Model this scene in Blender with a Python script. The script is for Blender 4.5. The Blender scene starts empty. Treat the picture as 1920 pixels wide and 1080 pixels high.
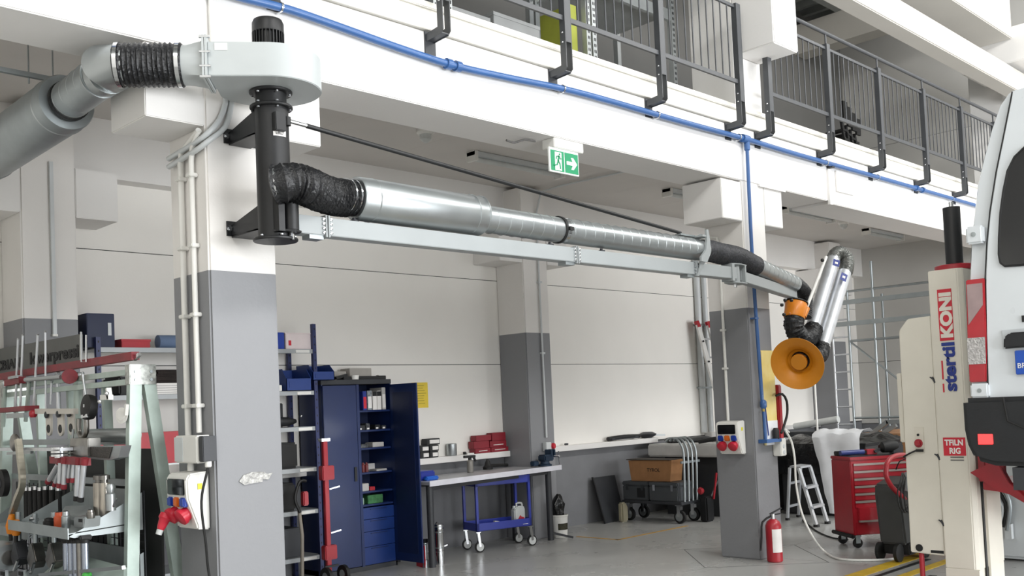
import bpy, bmesh, math, random
from mathutils import Vector, Matrix, noise
random.seed(7)
sc = bpy.context.scene
COL = sc.collection
# ------------------------------------------------------------ camera
cam = bpy.data.cameras.new('camera'); co = bpy.data.objects.new('camera', cam); COL.objects.link(co)
Rv = Vector((0.70753, -0.70530, -0.04351)); Fv = Vector((0.70608, 0.70687, 0.04275))
Rv = Vector((0.708146, -0.704724, -0.043512)); Uv = Vector((0.000629, -0.060996, 0.998138)); Fv = Vector((0.706065, 0.706855, 0.042750))
co.matrix_world = Matrix(((Rv.x, Uv.x, -Fv.x, 0), (Rv.y, Uv.y, -Fv.y, 0), (Rv.z, Uv.z, -Fv.z, 1.69), (0, 0, 0, 1)))
cam.sensor_width = 36; cam.lens = 1856.2/1920*36; cam.shift_y = 137.85/1920; cam.clip_start = .05; cam.clip_end = 200
sc.camera = co
# ------------------------------------------------------------ world, lights, exposure
w = bpy.data.worlds.new('world'); sc.world = w; w.use_nodes = True
bg = w.node_tree.nodes['Background']; bg.inputs[0].default_value = (.94, .97, 1, 1); bg.inputs[1].default_value = .55
def area(name, loc, to, sx, sy, power, col=(1, .985, .96)):
    l = bpy.data.lights.new(name, 'AREA'); l.shape = 'RECTANGLE'; l.size = sx; l.size_y = sy; l.energy = power; l.color = col
    o = bpy.data.objects.new(name, l); COL.objects.link(o); o.location = loc
    o.rotation_euler = (Vector(to)-Vector(loc)).to_track_quat('-Z', 'Y').to_euler()
    return o
area('hall_lamp', (12.0, -1.5, 8.6), (10.5, 4.5, 2.5), 6, 1.2, 470)
area('hall_lamp', (5.0, -2.0, 8.6), (5.5, 4.5, 3), 5, 1.2, 400)
area('hall_lamp', (-1.5, 0.0, 8.4), (2, 5, 3), 3, 1.2, 190)
area('hall_lamp', (16.0, 1.5, 8.6), (14.5, 5.5, 3), 4, 1.0, 150)
area('bay_fill_light', (9.5, -6.0, 2.4), (9.5, 6, 1.6), 15, 3.6, 2100, (.96, .98, 1))  # low fill added to brighten the bay and keep the mezzanine dark
sc.view_settings.view_transform = 'Standard'; sc.view_settings.look = 'None'
sc.view_settings.gamma = 1; sc.view_settings.exposure = 0; sc.view_settings.use_curve_mapping = False
# ------------------------------------------------------------ materials
def lin(h):
    h = h.lstrip('#'); v = [int(h[i:i+2], 16)/255 for i in (0, 2, 4)]
    return tuple(c/12.92 if c <= .04045 else ((c+.055)/1.055)**2.4 for c in v)+(1,)
MC = {}
def mat(name, hexc, rough=.5, metal=0, var=.06, scale=6, bump=0, bscale=60, coat=0, spec=.5, alpha=1, trans=0, emit=0, stretch=None, dark=None):
    if name in MC: return MC[name]
    m = bpy.data.materials.new(name); m.use_nodes = True; nt = m.node_tree; n = nt.nodes; L = nt.links
    b = n['Principled BSDF']; c = lin(hexc)
    tc = n.new('ShaderNodeTexCoord'); src = tc.outputs['Object']
    if stretch:
        mp = n.new('ShaderNodeMapping'); mp.inputs['Scale'].default_value = stretch; L.new(src, mp.inputs[0]); src = mp.outputs[0]
    nz = n.new('ShaderNodeTexNoise'); nz.inputs['Scale'].default_value = scale; nz.inputs['Detail'].default_value = 5; L.new(src, nz.inputs['Vector'])
    mx = n.new('ShaderNodeMixRGB'); mx.blend_type = 'MIX'
    d = lin(dark) if dark else tuple(x*(1-var*2.2) for x in c[:3])+(1,)
    rp = n.new('ShaderNodeValToRGB'); rp.color_ramp.elements[0].position = .35; rp.color_ramp.elements[1].position = .68
    L.new(nz.outputs['Fac'], rp.inputs[0]); L.new(rp.outputs[0], mx.inputs[0])
    mx.inputs[1].default_value = d; mx.inputs[2].default_value = c
    L.new(mx.outputs[0], b.inputs['Base Color'])
    rr = n.new('ShaderNodeMapRange'); rr.inputs['To Min'].default_value = max(.03, rough-.06); rr.inputs['To Max'].default_value = min(1, rough+.06)
    L.new(nz.outputs['Fac'], rr.inputs['Value']); L.new(rr.outputs[0], b.inputs['Roughness'])
    b.inputs['Metallic'].default_value = metal; b.inputs['Specular IOR Level'].default_value = spec
    if coat: b.inputs['Coat Weight'].default_value = coat; b.inputs['Coat Roughness'].default_value = .08
    if trans: b.inputs['Transmission Weight'].default_value = trans; b.inputs['IOR'].default_value = 1.35
    if emit: b.inputs['Emission Color'].default_value = c; b.inputs['Emission Strength'].default_value = emit
    if alpha < 1: b.inputs['Alpha'].default_value = alpha
    if bump:
        n2 = n.new('ShaderNodeTexNoise'); n2.inputs['Scale'].default_value = bscale; n2.inputs['Detail'].default_value = 3; L.new(src, n2.inputs['Vector'])
        bp = n.new('ShaderNodeBump'); bp.inputs['Strength'].default_value = bump; bp.inputs['Distance'].default_value = .02
        L.new(n2.outputs['Fac'], bp.inputs['Height']); L.new(bp.outputs[0], b.inputs['Normal'])
    MC[name] = m; return m
def two_tone(name, lo, hi, z, rough=.6):
    """painted concrete: lower colour up to world height z, upper colour above"""
    m = mat(name, hi, rough, var=.015, scale=2, bump=.06, bscale=35); nt = m.node_tree; n = nt.nodes; L = nt.links
    g = n.new('ShaderNodeNewGeometry'); s = n.new('ShaderNodeSeparateXYZ'); L.new(g.outputs['Position'], s.inputs[0])
    gt = n.new('ShaderNodeMath'); gt.operation = 'GREATER_THAN'; gt.inputs[1].default_value = z; L.new(s.outputs['Z'], gt.inputs[0])
    b = n['Principled BSDF']; old = b.inputs['Base Color'].links[0].from_socket
    mx = n.new('ShaderNodeMixRGB'); L.new(gt.outputs[0], mx.inputs[0]); mx.inputs[1].default_value = lin(lo); L.new(old, mx.inputs[2]); L.new(mx.outputs[0], b.inputs['Base Color'])
    return m
white = mat('white paint', '#e9e7e4', .6, var=.015, scale=2, bump=.05, bscale=30)
column_paint = two_tone('column paint', '#848588', '#e9e6e2', 2.57, .5)
shelf_g = mat('shelf grey', '#a4a8aa', .45, .2, var=.04)
end_m = mat('end wall paint', '#c9c7c2', .65, var=.02, scale=1.5)
panel_m = mat('wall panel paint', '#f2efe9', .6, var=.015, scale=1.5, bump=.04, bscale=40)
plinth = mat('grey plinth paint', '#7a7b7e', .6, var=.05, scale=3, bump=.05)
ceil_m = mat('bay ceiling paint', '#d5d1cc', .7, var=.02, scale=2, bump=.06)
cream = mat('cream slab edge', '#e8e5dc', .55, var=.03, scale=3)
black = mat('black powder coat', '#17181a', .45, var=.1, bump=.03)
dark = mat('dark anthracite', '#34363a', .5, var=.08)
rail_m = mat('anthracite rail paint', '#484a4d', .45, var=.06)
lgrey = mat('light grey enamel', '#cfd3d4', .38, var=.03, coat=.15)
galv = mat('galvanised sheet', '#b0b5b6', .36, .85, var=.03, scale=5)
galv_dull = mat('dull galvanised', '#a9b0b2', .42, .8, var=.06, scale=7)
alu = mat('aluminium', '#dcdfe3', .42, .75, var=.05, scale=10)
chrome = mat('chrome', '#d8dadc', .14, 1, var=.02)
steel = mat('tool steel', '#a09d98', .33, 1, var=.15, scale=12)
steel_paint = mat('pale green galvanised', '#b9c8c0', .4, .35, var=.08, scale=9)
blue = mat('blue pipe paint', '#3a639c', .4, var=.06, coat=.2)
navy = mat('navy cabinet paint', '#0b2354', .4, var=.05, coat=.1)
navy_d = mat('navy inner paint', '#0a1c42', .5, var=.05)
shelfblue = mat('shelf upright blue', '#26305f', .45, var=.06)
red = mat('red paint', '#a91f2c', .38, var=.07, coat=.15)
red_p = mat('red plastic', '#c8263a', .35, var=.05)
orange = mat('orange plastic', '#e88a1c', .42, var=.06, coat=.1)
amber = mat('amber hood plastic', '#d98a1a', .42, var=.04, scale=3)
rubber = mat('black rubber', '#141414', .6, var=.1)
fabric = mat('coated hose fabric', '#1b1c1f', .38, var=.2, scale=30, bump=.45, bscale=55)
mesh_hose = mat('grey wire hose', '#4b4c50', .42, .2, var=.3, scale=60, bump=.5, bscale=90)
whitep = mat('white plastic', '#e6e5e0', .4, var=.02)
bluep = mat('blue plastic', '#1f3fa0', .35, var=.05)
orangep = mat('orange socket', '#d96b1e', .4)
yellow = mat('yellow paper', '#f7da50', .7, var=.05)
ypaint = mat('yellow floor paint', '#e0b92e', .5, var=.12, scale=12)
card = mat('cardboard', '#a8794f', .8, var=.08, scale=8)
post_w = mat('lift cream enamel', '#ddd8cb', .4, var=.02, coat=.1)
van_w = mat('white car paint', '#d4d9dc', .3, var=.01, coat=.6)
glassb = mat('tinted glass', '#0c0f13', .08, var=.02, spec=.6)
blackp = mat('black bumper plastic', '#1b1d20', .5, var=.1, bump=.05)
redlens = mat('red lens', '#b00f22', .15, var=.06, scale=8, coat=.6)
clearlens = mat('clear lens', '#a58f8f', .15, .3, var=.08, scale=8, coat=.5)
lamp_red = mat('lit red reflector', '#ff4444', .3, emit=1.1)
green_s = mat('green sign', '#0f8f5e', .4, var=.02)
signw = mat('sign white', '#f3f6f3', .4, var=.01)
wood = mat('brown board', '#a57a55', .7, var=.12, scale=5)
steelw = mat('worn bench steel', '#c9c9cc', .35, .5, var=.06)
film = mat('black plastic film', '#1a1b1c', .22, var=.3, scale=9, bump=.8, bscale=9)
sheet = mat('white plastic sheet', '#eef0f3', .45, var=.04, bump=.2, bscale=8)
clearp = mat('milky plastic', '#cfd2d0', .35, var=.05)
inkm = mat('black ink', '#1a1a1c', .6); inkb = mat('blue ink', '#1c3389', .5); inkr = mat('red ink', '#cf2739', .5)
inkw = mat('white ink', '#efece8', .5); inkg = mat('grey ink', '#6c6a68', .6)
# ------------------------------------------------------------ mesh helpers
OFF = {}
def cr(pts, step):
    """points along a Catmull-Rom curve"""
    P = [Vector(p) for p in pts]; P = [P[0]*2-P[1]]+P+[P[-1]*2-P[-2]]; out = []
    for i in range(1, len(P)-2):
        a, b, c, d = P[i-1:i+3]; n = max(1, int((c-b).length/step))
        for k in range(n):
            t = k/n; out.append(.5*((2*b)+(c-a)*t+(2*a-5*b+4*c-d)*t*t+(3*b-a-3*c+d)*t**3))
    out.append(P[-2]); return out
def frames(pts):
    T = [(pts[min(i+1, len(pts)-1)]-pts[max(i-1, 0)]).normalized() for i in range(len(pts))]
    u = T[0].orthogonal().normalized(); F = []
    for t in T:
        u = (u-t*u.dot(t)).normalized(); F.append((t, u, t.cross(u)))
    return F
class MB:
    def __init__(s): s.bm = bmesh.new()
    def faces(s, vs, fs):
        v = [s.bm.verts.new(p) for p in vs]
        for f in fs:
            try: s.bm.faces.new([v[i] for i in f])
            except ValueError: pass
        return s
    def box(s, a, b):
        x0, x1 = sorted((a[0], b[0])); y0, y1 = sorted((a[1], b[1])); z0, z1 = sorted((a[2], b[2]))
        return s.faces([(x0,y0,z0),(x1,y0,z0),(x1,y1,z0),(x0,y1,z0),(x0,y0,z1),(x1,y0,z1),(x1,y1,z1),(x0,y1,z1)],
                       [(0,3,2,1),(4,5,6,7),(0,1,5,4),(1,2,6,5),(2,3,7,6),(3,0,4,7)])
    def bar(s, p, q, w, h, up=(0, 0, 1)):
        """rectangular bar from p to q, w across, h along up"""
        p, q = Vector(p), Vector(q); t = (q-p).normalized(); up = Vector(up)
        if abs(t.dot(up)) > .98: up = Vector((1, 0, 0))
        a = t.cross(up).normalized()*w/2; b = a.cross(t).normalized()*h/2
        vs = [r+i*a+j*b for r in (p, q) for i, j in ((-1,-1),(1,-1),(1,1),(-1,1))]
        return s.faces(vs, [(0,1,2,3),(7,6,5,4),(0,4,5,1),(1,5,6,2),(2,6,7,3),(3,7,4,0)])
    def prism(s, poly, d):
        """closed planar polygon (3-D points) extruded by vector d"""
        n = len(poly); d = Vector(d); vs = [Vector(p) for p in poly]+[Vector(p)+d for p in poly]
        return s.faces(vs, [tuple(range(n))[::-1], tuple(range(n, 2*n))]+[(i, (i+1) % n, n+(i+1) % n, n+i) for i in range(n)])
    def rings(s, cs, caps=True):
        n = len(cs[0]); vs = [p for c in cs for p in c]; fs = []
        for k in range(len(cs)-1):
            for i in range(n): fs.append((k*n+i, k*n+(i+1) % n, (k+1)*n+(i+1) % n, (k+1)*n+i))
        if caps: fs += [tuple(range(n))[::-1], tuple(range((len(cs)-1)*n, len(cs)*n))]
        return s.faces(vs, fs)
    def tube(s, pts, r, n=12, step=None, caps=True):
        P = cr(pts, step) if step else [Vector(p) for p in pts]; F = frames(P)
        R = r if callable(r) else (lambda i, m: r)
        return s.rings([[p+(u*math.cos(2*math.pi*k/n)+v*math.sin(2*math.pi*k/n))*R(i, len(P)) for k in range(n)] for i, (p, (t, u, v)) in enumerate(zip(P, F))], caps)
    def cyl(s, p, q, r, r2=None, n=20): 
        r2 = r if r2 is None else r2
        return s.tube([p, q], lambda i, m: r if i == 0 else r2, n)
    def lathe(s, base, axis, prof, n=28, caps=True):
        """profile of (height, radius) about an axis"""
        a = Vector(axis).normalized(); u = a.orthogonal().normalized(); v = a.cross(u); b = Vector(base)
        return s.rings([[b+a*h+(u*math.cos(2*math.pi*k/n)+v*math.sin(2*math.pi*k/n))*max(r, .0005) for k in range(n)] for h, r in prof], caps)
    def hose(s, pts, r, pitch=.03, amp=.1, n=24, jit=.0):
        P = cr(pts, pitch/3); F = frames(P); cs = []
        for i, (p, (t, u, v)) in enumerate(zip(P, F)):
            k3 = i % 3; rr = r*(1+(amp if k3 == 1 else 0)); c = []
            for k in range(n):
                a = 2*math.pi*k/n; q = rr*(1+jit*noise.noise(Vector((i*.22, k*.9, r*50))))
                c.append(p+(u*math.cos(a)+v*math.sin(a))*q)
            cs.append(c)
        return s.rings(cs)
    def ball(s, c, r, sq=(1, 1, 1), n=12):
        m = n//2+1; c = Vector(c)
        return s.rings([[c+Vector((math.cos(2*math.pi*k/n)*math.sin(math.pi*j/m)*sq[0], math.sin(2*math.pi*k/n)*math.sin(math.pi*j/m)*sq[1], math.cos(math.pi*j/m)*sq[2]))*r for k in range(n)] for j in range(1, m)])
    def build(s, name, m, parent=None, smooth=True, bevel=0, **kw):
        bmesh.ops.recalc_face_normals(s.bm, faces=s.bm.faces)
        off = OFF.get(parent.name, Vector((0, 0, 0))) if parent else Vector((0, 0, 0))
        if bevel: bmesh.ops.bevel(s.bm, geom=[e for e in s.bm.edges if e.is_manifold and e.calc_face_angle(0) > .5], offset=bevel, segments=2, affect='EDGES', clamp_overlap=True)
        if off.length: bmesh.ops.translate(s.bm, verts=s.bm.verts, vec=-off)
        me = bpy.data.meshes.new(name); s.bm.to_mesh(me); s.bm.free(); me.materials.append(m)
        if smooth:
            me.polygons.foreach_set('use_smooth', [True]*len(me.polygons))
            try: me.set_sharp_from_angle(angle=math.radians(38))
            except Exception: pass
        o = bpy.data.objects.new(name, me); COL.objects.link(o)
        if parent: o.parent = parent; OFF[o.name] = off
        for k, v in kw.items(): o[k] = v
        return o
def thing(name, label, cat, loc, group=None, rotz=0, local=False):
    o = bpy.data.objects.new(name, None); COL.objects.link(o); o.empty_display_size = .1; o.location = loc; o.rotation_euler.z = rotz
    o['label'] = label; o['category'] = cat
    if group: o['group'] = group
    OFF[o.name] = Vector((0, 0, 0)) if local else Vector(loc)
    return o
def tag(o, label, cat, group=None):
    o['label'] = label; o['category'] = cat
    if group: o['group'] = group
    return o
def struct(o): o['kind'] = 'structure'; return o
def sroot(name, loc=(0, 0, 0)):
    o = bpy.data.objects.new(name, None); COL.objects.link(o); o.location = loc; o['kind'] = 'structure'; OFF[o.name] = Vector(loc); return o
def lp(o, l): o['label'] = l; return o
def dup(root, loc, rotz=None, label=None):
    r = root.copy(); COL.objects.link(r); r.location = loc
    if rotz is not None: r.rotation_euler.z = rotz
    if label: r['label'] = label
    for ch in list(root.children):
        c = ch.copy(); COL.objects.link(c); c.parent = r
        for g in list(ch.children):
            d = g.copy(); COL.objects.link(d); d.parent = c
    return r
def piece(src, parent, loc, rot=None):
    """another part sharing the mesh of src"""
    c = src.copy(); COL.objects.link(c); c.parent = parent; c.location = loc
    if rot: c.rotation_euler = rot
    return c
def text(name, s, size, org, right, up, m, parent, depth=.003, width=None, bold=0):
    """flat lettering standing on a surface; org = lower left corner, right/up = directions"""
    cu = bpy.data.curves.new('t', 'FONT'); cu.body = s; cu.size = size; cu.extrude = depth/2; cu.offset = bold; cu.resolution_u = 3
    t = bpy.data.objects.new('t', cu); COL.objects.link(t)
    dg = bpy.context.evaluated_depsgraph_get(); me = bpy.data.meshes.new_from_object(t.evaluated_get(dg))
    bpy.data.objects.remove(t)
    r = Vector(right).normalized(); u = Vector(up).normalized(); nrm = r.cross(u)
    xs = [v.co.x for v in me.vertices] or [0, 1]; k = width/(max(xs)-min(xs)) if width else 1; x0 = min(xs)
    off = OFF.get(parent.name, Vector((0, 0, 0)))
    for v in me.vertices:
        c = v.co.copy(); v.co = Vector(org)+r*((c.x-x0)*k)+u*c.y+nrm*(c.z+depth/2)-off
    me.materials.clear(); me.materials.append(m); me.name = name
    o = bpy.data.objects.new(name, me); COL.objects.link(o); o.parent = parent; OFF[o.name] = off
    return o
V = Vector
# ============================================================ STRUCTURE
floor_m = mat('polished concrete floor', '#b2b2af', .28, var=.07, scale=1.1, bump=.03, bscale=4, spec=.45)
jointm = mat('joint filler', '#4f4f4e', .8)
fl = sroot('floor')
MB().box((-3.2,-6.2,-.2),(19,9.3,-.02)).build('screed', jointm, fl)
GX = [-3, 0.1, 3.13, 6.1, 9.07, 12.04, 15.0, 18.8]; GY = [-6, -3.3, -.3, 2.66, 5.66, 9.1]
for i in range(len(GX)-1):
    for j in range(len(GY)-1):
        MB().box((GX[i]+.004, GY[j]+.004, -.02), (GX[i+1]-.004, GY[j+1]-.004, 0)).build('slab', floor_m, fl)
dj = MB()
for cx in (3.13, 9.07):
    q = [(cx-.86,5.66),(cx,4.80),(cx+.86,5.66),(cx,6.52)]
    for a, b in zip(q, q[1:]+q[:1]): dj.bar((a[0],a[1],.0006),(b[0],b[1],.0006),.008,.001)
dj.build('joint', jointm, fl)
def column(name, x0, x1, y0, y1, ztop, paint=column_paint):
    r = sroot(name, (x0, y0, 0)); o = MB().box((x0,y0,0),(x1,y1,ztop)).build('shaft', paint, r, bevel=.012); return r
c1 = column('trim_1', 2.90, 3.36, 5.43, 5.90, 3.89)
MB().box((2.53,5.43,3.44),(2.899,5.90,3.875)).build('corbel', white, c1, bevel=.006)
MB().box((3.361,5.43,3.44),(3.73,5.90,3.875)).build('corbel', white, c1, bevel=.006)
c2 = column('trim_2', 8.86, 9.30, 5.43, 5.90, 3.89)
MB().box((8.49,5.43,3.46),(8.859,5.90,3.865)).build('corbel', white, c2, bevel=.006)
MB().box((9.301,5.43,3.46),(9.67,5.90,3.865)).build('corbel', white, c2, bevel=.006)
MB().box((9.19,5.405,3.86),(9.72,5.428,3.885)).build('flashing', white, c2)
c3 = column('trim_3', 16.85, 17.3, 5.43, 5.90, 3.89)
for n, x, h in (('trim_4', 2.90, .37), ('trim_5', 8.82, .39), ('trim_6', 16.85, .39)):
    c = column(n, x, x+.45, 8.57, 9.05, 4.4)
    MB().box((x-h,8.57,3.45),(x-.001,9.05,3.88)).build('corbel', white, c, bevel=.006)
    MB().box((x+.451,8.57,3.45),(x+.45+h,9.05,3.88)).build('corbel', white, c, bevel=.006)
# front beams with the slab edge above
b = sroot('trim_7', (3,5.43,3.9))
MB().box((-3,5.43,3.885),(10.74,5.92,4.445)).build('beam', white, b, bevel=.008)
MB().box((10.76,5.43,3.86),(18.8,5.92,4.445)).build('beam', white, b, bevel=.008)
MB().box((10.72,5.40,3.84),(10.78,5.43,4.25)).build('joint_cover', white, b)
MB().box((10.93,5.408,4.02),(11.35,5.429,4.27)).build('patch', white, b, bevel=.003)
MB().box((10.74,5.36,4.27),(10.80,5.43,4.32)).build('bracket', dark, b)
MB().box((-3,5.40,4.45),(18.8,5.92,4.60)).build('slab_edge', cream, b, bevel=.004)
MB().box((-3,5.375,4.60),(18.8,5.92,4.65)).build('edge_profile', cream, b, bevel=.006)
MB().box((-3,8.86,3.9),(18.8,9.05,4.445)).build('back_beam', white, b)
ce = sroot('ceiling', (8,7,4.45))
for k in range(18):
    x0 = -3+k*1.21; MB().box((x0+.001,5.921,4.44),(min(x0+1.209,18.8),9.05,4.64)).build('ceiling_slab', ceil_m, ce)
# back wall of horizontal panels over a grey plinth
wb = sroot('wall_back', (8,9.05,0))
for (x0, x1) in ((-3,3.1),(3.104,9.05),(9.054,17.05),(17.054,18.75)):
    for z0, z1 in ((1.06,2.2),(2.2,3.27),(3.27,3.95),(3.95,4.64)):
        MB().box((x0,9.05,z0+.004),(x1,9.2,z1-.004)).build('panel', panel_m, wb)
    MB().box((x0,9.052,0),(x1,9.2,1.04)).build('plinth', plinth, wb)
MB().box((-3,9.06,1.03),(18.75,9.2,4.6)).build('panel_joint', jointm, wb)
sl = sroot('trim_8', (8,9,1))
for x0, x1 in ((3.36,8.81),(9.28,11.9),(13.3,16.84)): MB().box((x0,8.92,1.03),(x1,9.049,1.10)).build('sill', white, sl, bevel=.004)
we = sroot('wall_right', (18.75,6,0))
for k in range(4):
    y0 = 9.05-(k+1)*3.7; 
    for z0, z1 in ((1.0,2.2),(2.2,3.4),(3.4,4.6),(4.6,6.4),(6.4,8.9)):
        MB().box((18.75,y0+.004,z0+.004),(18.9,y0+3.7,z1-.004)).build('panel', end_m, we)
    MB().box((18.752,y0,0),(18.9,y0+3.7,.99)).build('plinth', plinth, we)
MB().box((18.76,-6,.9),(18.9,9.2,8.9)).build('panel_joint', jointm, we)
wl = struct(MB().box((-3.15,-6,0),(-3,9.2,8.9)).build('wall_left_blocker', panel_m))  # unseen wall, added to close the left side and darken it
# upper storey
upm = mat('upper beam paint', '#c6c2ba', .6, var=.02, scale=2)
ub = sroot('wall_upper_back', (8,9.05,4.65))
dkw = mat('upper wall paint', '#6e6d6a', .7, var=.03, scale=2)
for k in range(6): MB().box((-3+k*3.64+.003,9.05,4.66),(-3+(k+1)*3.64,9.2,8.9)).build('panel', dkw, ub)
rf = sroot('trim_9', (8,7,8.9)); roofm = mat('roof sheet', '#9a9d9b', .5, .3, var=.05)
rf2 = MB()
for k in range(55):
    x = -3+k*.4; rf2.faces([(x,-6,8.95),(x+.22,-6,8.95),(x+.26,-6,8.83),(x+.36,-6,8.83),(x+.4,-6,8.95),(x,9.2,8.95),(x+.22,9.2,8.95),(x+.26,9.2,8.83),(x+.36,9.2,8.83),(x+.4,9.2,8.95)],[(0,1,6,5),(1,2,7,6),(2,3,8,7),(3,4,9,8)])
rf2.build('roof_sheet', roofm, rf, smooth=False, kind='stuff')
for y in (6.3,8.0): MB().box((-3,y,8.55),(18.8,y+.2,8.8)).build('purlin', roofm, rf)
for x in (2.95,8.9,16.9): MB().box((x,5.43,8.0),(x+.4,9.05,8.55)).build('roof_girder', mat('upper beam paint', '#c6c2ba', .6), rf)
uc = sroot('trim_10', (9,5.4,4.65))
MB().box((8.86,5.43,4.655),(9.37,5.96,8.0)).build('upper_column', white, uc, bevel=.01)
MB().box((8.86,4.96,5.19),(9.34,5.428,6.10)).build('crane_corbel', white, uc, bevel=.012)
MB().box((2.90,5.43,4.655),(3.36,5.96,8.0)).build('upper_column', white, uc, bevel=.01)
MB().box((2.90,4.96,5.19),(3.36,5.428,6.10)).build('crane_corbel', white, uc, bevel=.012)
MB().box((16.85,5.43,4.655),(17.36,5.96,8.0)).build('upper_column', white, uc, bevel=.01)
MB().box((16.85,4.96,5.19),(17.34,5.428,6.10)).build('crane_corbel', white, uc, bevel=.012)
MB().box((15.86,4.75,6.5),(16.84,5.70,7.04)).build('corbel', white, uc, bevel=.012)
MB().box((4,4.93,6.85),(15.86,5.62,7.5)).build('longitudinal_beam', upm, uc, bevel=.012)
cb = sroot('trim_11', (12,5,6.2))
MB().box((-3,4.96,6.10),(18.7,5.20,6.44)).build('crane_runway_beam', upm, cb, bevel=.012)
MB().box((-3,5.05,6.44),(18.7,5.11,6.49)).build('rail', dark, cb)
MB().box((11.9,6.8,4.655),(17.4,6.86,5.0)).build('kerb', dkw, ub)
# yellow markings
ym = sroot('trim_12', (9,4,0))
for (a, b, wd) in (((5.0,4.31),(10.9,4.24),.15),((5.0,3.95),(10.9,3.88),.10),((10.9,4.33),(11.6,3.0),.12)):
    MB().bar((a[0],a[1],.002),(b[0],b[1],.002),wd,.002).build('line', ypaint, ym)
MB().bar((5.0,4.13,.002),(9.7,4.08,.002),.05,.004).build('channel', black, ym)
for a, b in (((9.3,8.3),(9.33,7.66)),((9.33,7.66),(10.75,7.66))): MB().bar((*a,.002),(*b,.002),.045,.002).build('line', mat('worn yellow paint','#c79a45',.6,var=.15,scale=14), ym)
MB().box((9.30,7.64,.001),(9.36,7.70,.003)).build('line', MC['worn yellow paint'], ym)
# ceiling battens
def batten(x0, x1, y, label):
    t = thing('strip_light', label, 'light', ((x0+x1)/2, y, 4.43))
    MB().box((x0,y-.07,4.385),(x1,y+.07,4.438)).build('housing', lgrey, t, bevel=.006)
    MB().tube([(x0+.02,y,4.365),(x1-.02,y,4.365)],.03,10).build('diffuser', clearp, t)
    for x in (x0,x1-.04): MB().box((x,y-.075,4.33),(x+.04,y+.075,4.438)).build('end_cap', whitep, t)
batten(7.25,8.7,7.75,'grey strip light on the bay ceiling left of the exit sign')
batten(10.65,12.05,7.65,'strip light peeking out left of the second column corbel')
batten(13.2,14.7,7.4,'strip light on the right bay ceiling nearest the second column')
batten(16.3,17.7,7.6,'strip light on the right bay ceiling farthest right')
def emlamp(x, y, label):
    t = thing('ceiling_lamp', label, 'light', (x,y,4.43))
    MB().lathe((x,y,4.438),(0,0,-1),[(0,.09),(.03,.09),(.05,.07)]).build('base', whitep, t)
    MB().lathe((x,y,4.39),(0,0,-1),[(0,.06),(.05,.055),(.08,.02)]).build('diffuser', clearp, t)
emlamp(6.32,7.4,'small round ceiling fitting above the silver silencer')
emlamp(15.3,7.5,'small round ceiling fitting between two strip lights in right bay')
cd = thing('ceiling_conduit', 'thin grey cable conduit across the bay ceiling and down the middle back column', 'conduit', (9.1,8.5,1.2))
MB().tube([(9.45,5.93,4.41),(9.25,8.3,4.41),(9.14,8.50,4.36),(9.09,8.545,4.1),(9.09,8.545,1.25)],.013,8,.15).build('pipe', lgrey, cd)
for z in (2.3,3.2,3.9): MB().box((9.06,8.53,z),(9.12,8.57,z+.025)).build('clip', lgrey, cd)
t = thing('ceiling_conduit', 'short grey conduit beside the round ceiling fitting', 'conduit', (6.2,6.8,4.4))
MB().tube([(6.75,5.93,4.41),(6.36,7.3,4.41)],.013,8).build('pipe', lgrey, t)
# ============================================================ RAILINGS on the mezzanine edge
def railing(label, posts, handrail, endcap):
    t = thing('balustrade', label, 'railing', (posts[0],5.26,4.65)); Y = 5.26
    for i, x in enumerate(posts):
        p = MB(); top = 5.62 if not handrail else 5.64
        for dx in (-.035, .035):
            p.prism([(x+dx-.004,Y-.03,top),(x+dx-.004,Y+.03,top),(x+dx-.004,Y+.03,4.435),(x+dx-.004,5.425,4.42),(x+dx-.004,5.425,4.365),(x+dx-.004,Y,4.375),(x+dx-.004,Y-.03,4.405)],(.008,0,0))
        p.bar((x,Y-.01,4.385),(x,5.42,4.375),.07,.008); p.box((x-.03,Y-.03,4.62),(x+.03,Y-.022,top)); p.box((x-.03,Y-.022,top-.01),(x+.03,Y+.03,top))
        po = p.build('post', rail_m, t, smooth=False)
        MB().box((x-.05,5.418,4.27),(x+.05,5.43,4.44)).build('foot_plate', dark, po)
        for z in (4.62,4.70): MB().ball((x-.041,Y,z),.009,n=8).build('bolt', chrome, po)
        if handrail: MB().cyl((x,Y,5.63),(x,Y,5.765),.012,n=8).build('stanchion', rail_m, t)
    for a, b in zip(posts, posts[1:]):
        if b-a > 1.6: continue
        MB().box((a+.04,Y-.012,4.80),(b-.04,Y+.012,4.84)).build('bottom_rail', rail_m, t)
        MB().box((a+.04,Y-.012,5.575),(b-.04,Y+.012,5.605)).build('top_rail', rail_m, t)
        n = 9; src = None
        for k in range(n):
            x = a+.04+(b-a-.08)*(k+1)/(n+1)
            if src is None: src = MB().cyl((x,Y,4.84),(x,Y,5.575),.0075,n=8).build('baluster', rail_m, t); x00 = x; l0 = src.location.copy()
            else: piece(src, t, (l0.x+x-x00, l0.y, l0.z))
    if handrail:
        MB().tube([(posts[0]-.1,Y,5.775),(posts[-1]+.5,Y,5.775)],.022,12).build('handrail', rail_m, t)
railing('dark grey balustrade on the mezzanine edge left of the white box corbel', [3.40,4.71,6.04,7.34,8.66], False, True)
railing('dark grey balustrade with round handrail on mezzanine edge right of the white box corbel', [9.22,10.55,11.86,13.20,14.50,15.8,17.1], True, True)
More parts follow.
